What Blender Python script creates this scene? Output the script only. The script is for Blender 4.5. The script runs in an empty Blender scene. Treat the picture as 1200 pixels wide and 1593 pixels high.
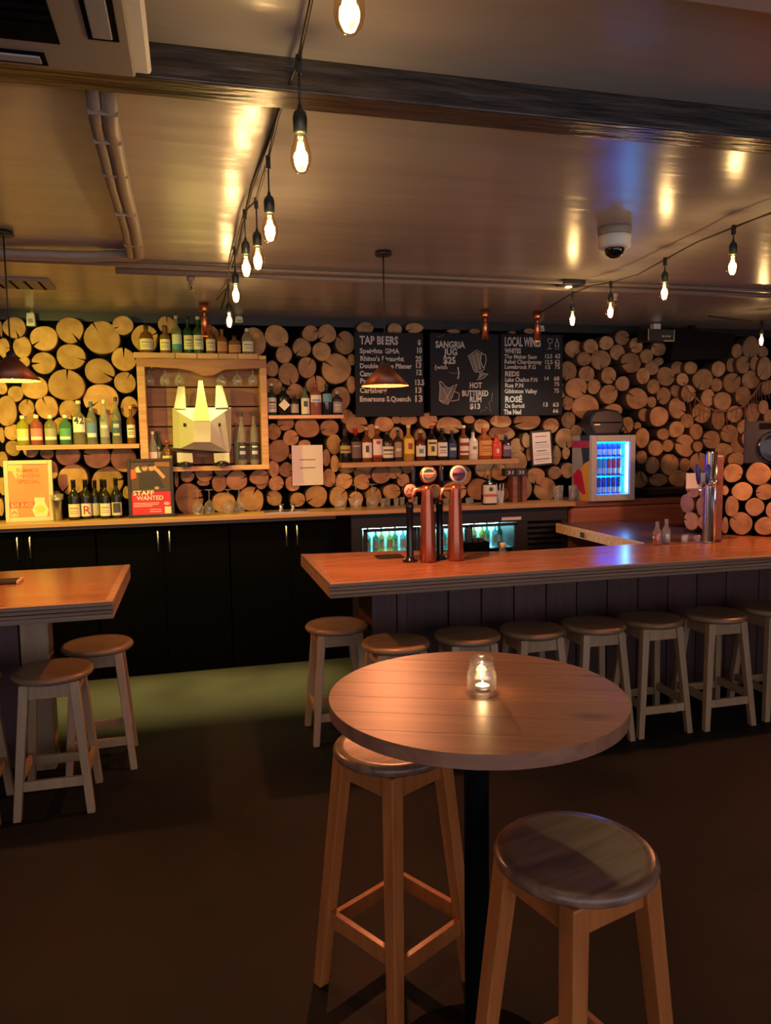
import bpy, bmesh, math, random
from math import pi, sin, cos, radians
from mathutils import Vector, Matrix, Euler
random.seed(11)
sc = bpy.context.scene
COL = sc.collection

# ---------------------------------------------------------------- camera
cd = bpy.data.cameras.new('camera'); cam = bpy.data.objects.new('camera', cd); COL.objects.link(cam)
PITCH, YAW, ROLL = 5.645, 14.486, .841
fwd = Vector((sin(radians(YAW))*cos(radians(PITCH)), cos(radians(YAW))*cos(radians(PITCH)), -sin(radians(PITCH))))
rgt = Vector((cos(radians(YAW)), -sin(radians(YAW)), 0)); dwn = fwd.cross(rgt)
r2 = cos(radians(ROLL))*rgt + sin(radians(ROLL))*dwn; d2 = -sin(radians(ROLL))*rgt + cos(radians(ROLL))*dwn
cam.matrix_world = Matrix(((r2.x, -d2.x, -fwd.x, 0), (r2.y, -d2.y, -fwd.y, 0), (r2.z, -d2.z, -fwd.z, 1.7), (0, 0, 0, 1)))
cd.sensor_fit = 'VERTICAL'; cd.sensor_height = 36.0; cd.lens = 36.0*1170/1593; cd.clip_start = .05
sc.camera = cam
# ---------------------------------------------------------------- world, exposure
sc.view_settings.view_transform = 'Standard'; sc.view_settings.look = 'None'
sc.view_settings.gamma = 1.0; sc.view_settings.use_curve_mapping = False
sc.view_settings.exposure = 1.08
wd = bpy.data.worlds.new('dusk'); sc.world = wd; wd.use_nodes = True
wd.node_tree.nodes['Background'].inputs[0].default_value = (.58, .55, .64, 1)
wd.node_tree.nodes['Background'].inputs[1].default_value = 1.05
try: sc.cycles.use_denoising = True; sc.cycles.max_bounces = 8; sc.cycles.transparent_max_bounces = 24; sc.cycles.caustics_reflective = False; sc.cycles.caustics_refractive = False; sc.cycles.sample_clamp_indirect = 4
except Exception: pass

def lamp(name, kind, loc, power, color, size=.03, aim=None, cone=None, blend=.5):
    l = bpy.data.lights.new(name, kind); l.energy = power; l.color = color
    if kind == 'AREA': l.size = size
    else: l.shadow_soft_size = size
    if cone: l.spot_size = radians(cone); l.spot_blend = blend
    o = bpy.data.objects.new(name, l); COL.objects.link(o); o.location = loc
    if aim: o.rotation_euler = (Vector(aim)-Vector(loc)).to_track_quat('-Z', 'Y').to_euler()
    return o

# ---------------------------------------------------------------- materials
def base(name):
    m = bpy.data.materials.new(name); m.use_nodes = True
    return m, m.node_tree, m.node_tree.nodes['Principled BSDF']
def mat(name, col, rough=.5, metal=0, emit=None, es=0, spec=None, alpha=None):
    m, t, b = base(name)
    b.inputs['Base Color'].default_value = (*col, 1); b.inputs['Roughness'].default_value = rough; b.inputs['Metallic'].default_value = metal
    if emit: b.inputs['Emission Color'].default_value = (*emit, 1); b.inputs['Emission Strength'].default_value = es
    if spec is not None: b.inputs['Specular IOR Level'].default_value = spec
    return m
def nd(t, kind, **kw):
    n = t.nodes.new(kind)
    for k, v in kw.items():
        if k in n.inputs: n.inputs[k].default_value = v
        else: setattr(n, k, v)
    return n
def ramp(t, stops):
    r = t.nodes.new('ShaderNodeValToRGB'); e = r.color_ramp.elements
    while len(e) < len(stops): e.new(.5)
    for i, (p, c) in enumerate(stops): e[i].position = p; e[i].color = (*c, 1)
    return r
def wood(name, c1, c2, scale=(2, 30, 30), rough=.45, knots=0, spec=.5, bump=.15, vary=.25):
    'grain runs along local X when scale x is the small one'
    m, t, b = base(name)
    tc = nd(t, 'ShaderNodeTexCoord'); oi = nd(t, 'ShaderNodeObjectInfo'); mp = nd(t, 'ShaderNodeMapping')
    mp.inputs['Scale'].default_value = scale
    cx = nd(t, 'ShaderNodeCombineXYZ'); mu = nd(t, 'ShaderNodeMath', operation='MULTIPLY'); mu.inputs[1].default_value = 37.
    t.links.new(oi.outputs['Random'], mu.inputs[0])
    for i in range(3): t.links.new(mu.outputs[0], cx.inputs[i])
    t.links.new(tc.outputs['Object'], mp.inputs['Vector']); t.links.new(cx.outputs[0], mp.inputs['Location'])
    n = nd(t, 'ShaderNodeTexNoise'); n.inputs['Scale'].default_value = 1; n.inputs['Detail'].default_value = 5; n.inputs['Distortion'].default_value = .6
    t.links.new(mp.outputs[0], n.inputs['Vector'])
    r = ramp(t, [(.3, c2), (.68, c1)]); t.links.new(n.outputs['Fac'], r.inputs[0]); out = r.outputs[0]
    if knots:
        m2 = nd(t, 'ShaderNodeMapping'); m2.inputs['Scale'].default_value = (knots*.45, knots, knots)
        t.links.new(tc.outputs['Object'], m2.inputs['Vector']); t.links.new(cx.outputs[0], m2.inputs['Location'])
        v = nd(t, 'ShaderNodeTexVoronoi'); v.inputs['Scale'].default_value = 1; t.links.new(m2.outputs[0], v.inputs['Vector'])
        rk = ramp(t, [(.0, (.25, .18, .13)), (.10, (.45, .37, .33)), (.22, (1, 1, 1))]); t.links.new(v.outputs['Distance'], rk.inputs[0])
        mx = nd(t, 'ShaderNodeMixRGB', blend_type='MULTIPLY'); mx.inputs[0].default_value = 1
        t.links.new(out, mx.inputs[1]); t.links.new(rk.outputs[0], mx.inputs[2]); out = mx.outputs[0]
    hv = nd(t, 'ShaderNodeHueSaturation'); mr = nd(t, 'ShaderNodeMapRange'); mr.inputs['To Min'].default_value = 1-vary; mr.inputs['To Max'].default_value = 1+vary
    t.links.new(oi.outputs['Random'], mr.inputs['Value']); t.links.new(mr.outputs[0], hv.inputs['Value']); t.links.new(out, hv.inputs['Color'])
    t.links.new(hv.outputs[0], b.inputs['Base Color'])
    b.inputs['Roughness'].default_value = rough; b.inputs['Specular IOR Level'].default_value = spec
    if bump:
        bp = nd(t, 'ShaderNodeBump'); bp.inputs['Strength'].default_value = bump; bp.inputs['Distance'].default_value = .004
        t.links.new(n.outputs['Fac'], bp.inputs['Height']); t.links.new(bp.outputs[0], b.inputs['Normal'])
    return m
def glass(name, tint, gloss=.12, rough=.02, edge=.55, haze=0):
    'thin blown glass: clear towards the viewer, mirror-like at the edge'
    m, t, b = base(name); t.nodes.remove(b)
    o = t.nodes['Material Output']; tr = nd(t, 'ShaderNodeBsdfTransparent'); tr.inputs[0].default_value = (*tint, 1)
    gl = nd(t, 'ShaderNodeBsdfGlossy'); gl.inputs['Roughness'].default_value = rough
    lw = nd(t, 'ShaderNodeLayerWeight'); lw.inputs['Blend'].default_value = .35
    mr = nd(t, 'ShaderNodeMapRange'); mr.inputs['To Min'].default_value = gloss; mr.inputs['To Max'].default_value = edge
    mx = nd(t, 'ShaderNodeMixShader'); t.links.new(lw.outputs['Facing'], mr.inputs['Value']); t.links.new(mr.outputs[0], mx.inputs[0]); df = nd(t, 'ShaderNodeBsdfDiffuse'); df.inputs[0].default_value = (.8, .8, .78, 1); m3 = nd(t, 'ShaderNodeMixShader'); m3.inputs[0].default_value = haze; t.links.new(gl.outputs[0], m3.inputs[1]); t.links.new(df.outputs[0], m3.inputs[2])
    t.links.new(tr.outputs[0], mx.inputs[1]); t.links.new(m3.outputs[0], mx.inputs[2]); t.links.new(mx.outputs[0], o.inputs[0])
    return m
def emis(name, col, s): return mat(name, (0, 0, 0), .5, 0, col, s)

def log_mat(name, light, dark):
    m, t, b = base(name)
    uv = nd(t, 'ShaderNodeUVMap'); oi = nd(t, 'ShaderNodeObjectInfo')
    ln = nd(t, 'ShaderNodeVectorMath', operation='LENGTH'); t.links.new(uv.outputs[0], ln.inputs[0])
    no = nd(t, 'ShaderNodeTexNoise'); no.inputs['Scale'].default_value = 2.3; no.noise_dimensions = '4D'
    t.links.new(uv.outputs[0], no.inputs['Vector']); mu = nd(t, 'ShaderNodeMath', operation='MULTIPLY'); mu.inputs[1].default_value = 50
    t.links.new(oi.outputs['Random'], mu.inputs[0]); t.links.new(mu.outputs[0], no.inputs['W'])
    ma = nd(t, 'ShaderNodeMath', operation='MULTIPLY_ADD'); ma.inputs[1].default_value = .35
    t.links.new(no.outputs['Fac'], ma.inputs[0]); t.links.new(ln.outputs['Value'], ma.inputs[2])
    m2 = nd(t, 'ShaderNodeMath', operation='MULTIPLY'); m2.inputs[1].default_value = 58; t.links.new(ma.outputs[0], m2.inputs[0])
    sn = nd(t, 'ShaderNodeMath', operation='SINE'); t.links.new(m2.outputs[0], sn.inputs[0])
    m3 = nd(t, 'ShaderNodeMath', operation='MULTIPLY_ADD'); m3.inputs[1].default_value = .07; m3.inputs[2].default_value = .0; t.links.new(sn.outputs[0], m3.inputs[0])
    n2 = nd(t, 'ShaderNodeTexNoise'); n2.inputs['Scale'].default_value = 1.1; n2.inputs['Detail'].default_value = 6; n2.noise_dimensions = '4D'
    t.links.new(uv.outputs[0], n2.inputs['Vector']); t.links.new(mu.outputs[0], n2.inputs['W'])
    ad = nd(t, 'ShaderNodeMath', operation='ADD'); t.links.new(m3.outputs[0], ad.inputs[0]); t.links.new(n2.outputs['Fac'], ad.inputs[1])
    r = ramp(t, [(.28, dark), (.66, light)]); t.links.new(ad.outputs[0], r.inputs[0])
    hv = nd(t, 'ShaderNodeHueSaturation'); mr = nd(t, 'ShaderNodeMapRange'); mr.inputs['To Min'].default_value = .72; mr.inputs['To Max'].default_value = 1.2
    t.links.new(oi.outputs['Random'], mr.inputs['Value']); t.links.new(mr.outputs[0], hv.inputs['Value']); t.links.new(r.outputs[0], hv.inputs['Color'])
    t.links.new(hv.outputs[0], b.inputs['Base Color']); b.inputs['Roughness'].default_value = .8; b.inputs['Specular IOR Level'].default_value = .2
    bp = nd(t, 'ShaderNodeBump'); bp.inputs['Strength'].default_value = .35; bp.inputs['Distance'].default_value = .004
    t.links.new(ad.outputs[0], bp.inputs['Height']); t.links.new(bp.outputs[0], b.inputs['Normal'])
    return m
M = dict(
    log=log_mat('sawn_log_end', (.57, .345, .175), (.33, .18, .085)), bark=mat('bark', (.075, .045, .028), .9),
    black=mat('black_paint', (.012, .012, .014), .5), matte=mat('matte_black', (.004, .004, .005), .9, spec=.04), cab=mat('black_cabinet', (.0015, .0015, .002), .8, spec=.02),
    shelf=wood('shelf_timber', (.62, .36, .15), (.42, .22, .09), (3, 40, 40), .4),
    ctop=wood('counter_timber', (.60, .36, .15), (.44, .24, .10), (1.5, 35, 35), .35),
    btop=wood('bar_top_timber', (.40, .165, .075), (.27, .10, .045), (2.5, 12, 12), .24, spec=.6, bump=.25),
    bedge=wood('laminated_edge', (.33, .205, .125), (.17, .10, .062), (1.2, 60, 60), .5),
    bface=wood('bar_front_board', (.085, .03, .025), (.056, .02, .017), (30, 30, 2), .55),
    table=wood('table_plank', (.33, .15, .083), (.21, .088, .048), (2.2, 30, 30), .42, knots=7, vary=.14, bump=.08),
    tedge=wood('table_rim', (.42, .21, .10), (.28, .13, .06), (2, 26, 26), .4, knots=7, vary=.05),
    stool=wood('pale_stool_wood', (.42, .275, .15), (.33, .20, .10), (26, 26, 2.5), .42, vary=.12), sseat=wood('pale_stool_seat', (.29, .18, .095), (.20, .115, .06), (3, 26, 26), .35, vary=.15),
    oak=wood('varnished_oak', (.46, .155, .04), (.33, .10, .025), (30, 30, 2.5), .3, vary=.1), oseat=wood('varnished_oak_seat', (.27, .15, .09), (.12, .06, .04), (3, 30, 30), .3, vary=.1),
    red_timber=wood('reddish_timber', (.30, .11, .07), (.19, .065, .04), (1.5, 18, 18), .5), plank=wood('dark_plank', (.24, .125, .06), (.15, .075, .035), (1.6, 24, 24), .55),
    pale=wood('pale_pine', (.72, .50, .25), (.55, .36, .16), (2, 30, 30), .45),
    copper=mat('copper', (.78, .30, .14), .3, 1), copper_dark=mat('aged_copper', (.27, .10, .06), .45, .75), copper_in=mat('copper_inside', (.42, .08, .03), .5, .3),
    chrome=mat('chrome', (.8, .8, .82), .12, 1), steel=mat('steel', (.5, .5, .5), .3, 1), black_gloss=mat('gloss_black', (.008, .008, .009), .12),
    white=mat('white_paint', (.75, .74, .68), .5), cream=mat('cream_plastic', (.30, .26, .22), .5), grey=mat('grey_plastic', (.32, .31, .31), .5),
    board=mat('chalkboard', (.009, .012, .017), .6, spec=.3), chalk=mat('chalk', (.62, .62, .58), .9), chalk_dim=mat('rubbed_chalk', (.20, .195, .17), .9), chalk_pink=mat('pink_chalk', (.35, .2, .2), .9),
    paper=mat('paper', (.78, .75, .72), .7), ink=mat('ink', (.05, .05, .06), .7), inkgrey=mat('grey_ink', (.32, .31, .33), .7),
    card=mat('white_card', (.56, .58, .46), .55), horn=mat('spotlit_horn_card', (.80, .82, .32), .55),  # horn's brighter yellow puts the spotlight's glow into the card colour
    bulbglass=glass('amber_bulb_glass', (1, .86, .58), .05, .03, .35), filament=emis('filament', (1, .58, .20), 26), socket=mat('socket_rubber', (.012, .018, .016), .4), cable=mat('cable_rubber', (.014, .012, .01), .5),
    pipe=mat('painted_pipe', (.30, .235, .19), .4), duct=mat('taped_duct', (.33, .27, .23), .45), brass=mat('brass', (.6, .42, .2), .35, 1),
    jarglass=glass('jar_glass', (.97, .98, .98), .07, .05, .7, .10), clear=glass('clear_glass', (.97, .98, .98), .15, .08, .7, .42), flint=glass('bottle_flint', (.86, .9, .86), .1, .04, .5), pane=glass('door_pane', (.93, .97, .98), .04, .02, .25),
    cloth=mat('net_cloth', (.25, .13, .1), .9), dark_blue=mat('navy_plastic', (.012, .016, .03), .4),
)
_lq = {}
def liquor(col, clearness=.35, rough=.12):
    'tinted bottle: coloured gloss over see-through glass'
    k = (col, clearness)
    if k in _lq: return _lq[k]
    m, t, b = base('bottle_glass'); o = t.nodes['Material Output']
    b.inputs['Base Color'].default_value = (*col, 1); b.inputs['Roughness'].default_value = rough
    tr = nd(t, 'ShaderNodeBsdfTransparent'); tr.inputs[0].default_value = (*[min(1, c*.6+.4) for c in col], 1)
    mx = nd(t, 'ShaderNodeMixShader'); mx.inputs[0].default_value = clearness
    t.links.new(b.outputs[0], mx.inputs[1]); t.links.new(tr.outputs[0], mx.inputs[2]); t.links.new(mx.outputs[0], o.inputs[0])
    _lq[k] = m; return m
_fl = {}
def flat(col, rough=.6):
    if col not in _fl: _fl[col] = mat('print', col, rough)
    return _fl[col]

# floor and ceiling materials
def floor_mat():
    m, t, b = base('worn_dark_floor'); tc = nd(t, 'ShaderNodeTexCoord')
    n = nd(t, 'ShaderNodeTexNoise'); n.inputs['Scale'].default_value = 1.7; n.inputs['Detail'].default_value = 7; t.links.new(tc.outputs['Object'], n.inputs['Vector'])
    r = ramp(t, [(.3, (.0055, .005, .005)), (.7, (.0145, .0135, .013))]); t.links.new(n.outputs['Fac'], r.inputs[0]); t.links.new(r.outputs[0], b.inputs['Base Color'])
    b.inputs['Specular IOR Level'].default_value = .16; r2_ = ramp(t, [(.3, (.5, .5, .5)), (.7, (.7, .7, .7))]); t.links.new(n.outputs['Fac'], r2_.inputs[0]); t.links.new(r2_.outputs[0], b.inputs['Roughness'])
    bp = nd(t, 'ShaderNodeBump'); bp.inputs['Strength'].default_value = .15; bp.inputs['Distance'].default_value = .01; t.links.new(n.outputs['Fac'], bp.inputs['Height']); t.links.new(bp.outputs[0], b.inputs['Normal'])
    return m
def ceil_mat():
    m, t, b = base('satin_ceiling_paint'); tc = nd(t, 'ShaderNodeTexCoord'); mp = nd(t, 'ShaderNodeMapping'); mp.inputs['Scale'].default_value = (.5, 4.5, 1)
    n = nd(t, 'ShaderNodeTexNoise'); n.inputs['Scale'].default_value = 2; n.inputs['Detail'].default_value = 5; t.links.new(tc.outputs['Object'], mp.inputs[0]); t.links.new(mp.outputs[0], n.inputs['Vector'])
    r = ramp(t, [(.3, (.40, .37, .35)), (.7, (.46, .43, .41))]); t.links.new(n.outputs['Fac'], r.inputs[0]); t.links.new(r.outputs[0], b.inputs['Base Color'])
    b.inputs['Roughness'].default_value = .24; b.inputs['Specular IOR Level'].default_value = .8
    bp = nd(t, 'ShaderNodeBump'); bp.inputs['Strength'].default_value = .3; bp.inputs['Distance'].default_value = .012; t.links.new(n.outputs['Fac'], bp.inputs['Height']); t.links.new(bp.outputs[0], b.inputs['Normal'])
    return m
def beam_mat():
    m, t, b = base('rough_sawn_beam'); tc = nd(t, 'ShaderNodeTexCoord'); mp = nd(t, 'ShaderNodeMapping'); mp.inputs['Scale'].default_value = (5, 45, 45)
    n = nd(t, 'ShaderNodeTexNoise'); n.inputs['Scale'].default_value = 1; n.inputs['Detail'].default_value = 6; t.links.new(tc.outputs['Object'], mp.inputs[0]); t.links.new(mp.outputs[0], n.inputs['Vector'])
    r = ramp(t, [(.35, (.012, .010, .009)), (.65, (.055, .043, .034))]); t.links.new(n.outputs['Fac'], r.inputs[0]); t.links.new(r.outputs[0], b.inputs['Base Color'])
    b.inputs['Roughness'].default_value = .28
    bp = nd(t, 'ShaderNodeBump'); bp.inputs['Strength'].default_value = .6; bp.inputs['Distance'].default_value = .01; t.links.new(n.outputs['Fac'], bp.inputs['Height']); t.links.new(bp.outputs[0], b.inputs['Normal'])
    return m

# ---------------------------------------------------------------- building helpers
class MB:
    def __init__(s): s.b = bmesh.new()
    def _f(s, vs, mi=0, smooth=False):
        try:
            f = s.b.faces.new(vs); f.material_index = mi; f.smooth = smooth
        except ValueError: pass
    def box(s, c, d, rz=0, mi=0, taper=1):
        v = []
        for z in (-.5, .5):
            k = taper if z > 0 else 1
            for x, y in ((-.5, -.5), (.5, -.5), (.5, .5), (-.5, .5)):
                p = Vector((x*d[0]*k, y*d[1]*k, z*d[2]))
                if rz: p.rotate(Euler((0, 0, rz)))
                v.append(s.b.verts.new(p+Vector(c)))
        for q in ((3, 2, 1, 0), (4, 5, 6, 7), (0, 1, 5, 4), (1, 2, 6, 5), (2, 3, 7, 6), (3, 0, 4, 7)): s._f([v[i] for i in q], mi)
        return s
    def span(s, a, b, mi=0):
        return s.box([(a[i]+b[i])/2 for i in range(3)], [abs(b[i]-a[i]) for i in range(3)], 0, mi)
    def hull(s, pts, faces, mi=0, smooth=False):
        v = [s.b.verts.new(p) for p in pts]
        for f in faces: s._f([v[i] for i in f], mi, smooth)
        return s
    def prism(s, pts, off, mi=0):
        'extrude a polygon by a vector'
        n = len(pts); a = [s.b.verts.new(p) for p in pts]; c = [s.b.verts.new(Vector(p)+Vector(off)) for p in pts]
        s._f(a, mi); s._f(c[::-1], mi)
        for i in range(n): s._f([a[(i+1) % n], a[i], c[i], c[(i+1) % n]], mi)
        return s
    def bar(s, p, q, w, h=None, w2=None, mi=0, up=(0, 0, 1)):
        'square bar between two points'
        p, q = Vector(p), Vector(q); h = h or w; k = (w2 or w)/w; d = (q-p).normalized(); u = Vector(up)
        if abs(d.dot(u)) > .98: u = Vector((0, 1, 0))
        a = d.cross(u).normalized(); c = a.cross(d).normalized(); v = []
        for o, kk in ((p, 1), (q, k)):
            for x, y in ((-1, -1), (1, -1), (1, 1), (-1, 1)): v.append(s.b.verts.new(o+a*x*w/2*kk+c*y*h/2*kk))
        for f in ((3, 2, 1, 0), (4, 5, 6, 7), (0, 1, 5, 4), (1, 2, 6, 5), (2, 3, 7, 6), (3, 0, 4, 7)): s._f([v[i] for i in f], mi)
        return s
    def lathe(s, prof, c=(0, 0, 0), n=20, mi=0, sq=0, sy=1, axis=None, cap=True):
        'prof: (radius, height) from bottom to top; sq squares the outline'
        rot = Vector((0, 0, 1)).rotation_difference(Vector(axis)) if axis else None
        rings = []
        for r, z in prof:
            ring = []
            for i in range(n):
                a = 2*pi*i/n; ca, sa = cos(a), sin(a); k = 1
                if sq: k = 1/((abs(ca)**sq+abs(sa)**sq)**(1/sq))
                p = Vector((r*ca*k, r*sa*k*sy, z))
                if rot: p.rotate(rot)
                ring.append(s.b.verts.new(p+Vector(c)))
            rings.append(ring)
        for a, b in zip(rings, rings[1:]):
            for i in range(n): s._f([a[i], a[(i+1) % n], b[(i+1) % n], b[i]], mi, True)
        if cap:
            if prof[0][0] > 1e-4: s._f(rings[0][::-1], mi)
            if prof[-1][0] > 1e-4: s._f(rings[-1], mi)
        return s
    def tube(s, pts, r, n=8, mi=0):
        pts = [Vector(p) for p in pts]; rings = []; u = None
        for i, p in enumerate(pts):
            d = (pts[min(i+1, len(pts)-1)]-pts[max(i-1, 0)]).normalized()
            if u is None:
                u = Vector((0, 0, 1)) if abs(d.z) < .9 else Vector((1, 0, 0))
            a = d.cross(u).normalized(); u = a.cross(d).normalized()
            rr = r[i] if isinstance(r, (list, tuple)) else r
            rings.append([s.b.verts.new(p+a*cos(2*pi*k/n)*rr+u*sin(2*pi*k/n)*rr) for k in range(n)])
        for a, b in zip(rings, rings[1:]):
            for i in range(n): s._f([a[i], a[(i+1) % n], b[(i+1) % n], b[i]], mi, True)
        s._f(rings[0][::-1], mi); s._f(rings[-1], mi)
        return s
    def go(s, name, m, parent=None, bevel=0, kind=None, label=None, loc=None, fix=True):
        if fix: bmesh.ops.recalc_face_normals(s.b, faces=s.b.faces)
        me = bpy.data.meshes.new(name); s.b.to_mesh(me); s.b.free()
        for x in (m if isinstance(m, (list, tuple)) else [m]): me.materials.append(M[x] if isinstance(x, str) else x)
        o = bpy.data.objects.new(name, me); COL.objects.link(o)
        if parent: o.parent = parent
        if loc: o.location = loc
        if bevel:
            bv = o.modifiers.new('bevel', 'BEVEL'); bv.width = bevel; bv.segments = 2; bv.limit_method = 'ANGLE'
        if kind: o['kind'] = kind
        if label: o['label'] = label
        return o
def root(name, label, cat, loc=(0, 0, 0), rz=0, group=None):
    o = bpy.data.objects.new(name, None); COL.objects.link(o); o.location = loc; o.rotation_euler = (0, 0, rz); o.empty_display_size = .05
    return tag(o, label, cat, group)
def tag(o, label, cat, group=None):
    o['label'] = label; o['category'] = cat
    if group: o['group'] = group
    return o
TEXTS = []
FONTREG = {}
def text(body, x, z, h, w, y, m, parent, name='lettering', bold=.0, shear=0, rx=pi/2):
    'flat writing facing the room; h is the cap height, w the width to fill'
    cu = bpy.data.curves.new(name, 'FONT'); cu.body = body; cu.size = h/.70; cu.extrude = .0006; cu.offset = bold*h; cu.resolution_u = 2; cu.shear = shear
    cu.materials.append(M[m] if isinstance(m, str) else m)
    o = bpy.data.objects.new(name, cu); COL.objects.link(o); o.location = (x, y, z); o.rotation_euler = (rx, 0, 0)
    if parent: o.parent = parent
    TEXTS.append((o, w)); return o
def copy_tree(o, parent=None):
    c = o.copy(); COL.objects.link(c)
    if parent: c.parent = parent
    for ch in list(o.children): copy_tree(ch, c)
    return c

# ================================================================ SETTING
CEIL = 2.65
def struct(name, mb, m, **k): return mb.go(name, m, kind='structure', **k)
struct('floor', MB().span((-4.5, -3, -.1), (6.5, 6.3, 0)), floor_mat())
struct('ceiling', MB().span((-4.5, -3, CEIL), (6.5, 6.3, CEIL+.1)), ceil_mat())
wall = struct('wall_back', MB().span((-4.5, 6.12, 0), (6.5, 6.3, CEIL)), 'matte')
struct('wall_left', MB().span((-4.6, -3, 0), (-4.5, 6.3, CEIL)), 'plank')
struct('wall_right', MB().span((6.5, -3, 0), (6.6, 6.3, CEIL)), 'plank')
bm_ = beam_mat()
struct('trim_1', MB().span((-4.5, 1.975, 2.568), (6.5, 2.08, CEIL+.001)), bm_, bevel=.004)
struct('trim_2', MB().span((-4.5, .9, 2.56), (6.5, 1.395, CEIL+.001)), M['grey'] and ceil_mat(), bevel=.006)
struct('trim_3', MB().span((-4.5, 6.03, 2.585), (6.5, 6.121, CEIL-.001)), 'black')

def log_piece(rx, rz, depth, crack, seed, face='y'):
    rnd = random.Random(seed); n = 22; b = MB()
    ph = [rnd.uniform(0, 6.28) for _ in range(3)]; am = [rnd.uniform(.012, .05), rnd.uniform(.008, .035), rnd.uniform(.005, .02)]
    pol = []
    for i in range(n):
        a = 2*pi*i/n; k = 1+sum(am[j]*sin((j+2)*a+ph[j]) for j in range(3))
        pol.append((a, k*.99))
    if crack is not None:
        a0 = radians(crack) % (2*pi); wd_ = rnd.uniform(.05, .11); dp = rnd.uniform(.12, .4)
        pol = [p for p in pol if abs((p[0]-a0+pi) % (2*pi)-pi) > wd_+.05] + [(a0-wd_, 1.0), (a0, dp), (a0+wd_, 1.0)]
        pol.sort(key=lambda p: (p[0]-a0-pi) % (2*pi))
    bm = b.b; uvl = bm.loops.layers.uv.new('UVMap')
    def ring(s, y): return [bm.verts.new((cos(a)*k*rx*s, y, sin(a)*k*rz*s)) for a, k in pol]
    f0 = ring(.955, 0); f1 = ring(1, .008); f2 = ring(1.0, depth); c = bm.verts.new((0, -.001, 0)); m = len(pol)
    for i in range(m):
        j = (i+1) % m
        for vs, mi in (((c, f0[i], f0[j]), 0), ((f0[i], f1[i], f1[j], f0[j]), 0), ((f1[i], f2[i], f2[j], f1[j]), 1)):
            f = bm.faces.new(vs); f.material_index = mi; f.smooth = mi == 1
            for l in f.loops: l[uvl].uv = (l.vert.co.x/rx, l.vert.co.z/rz)
    return b
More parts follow.
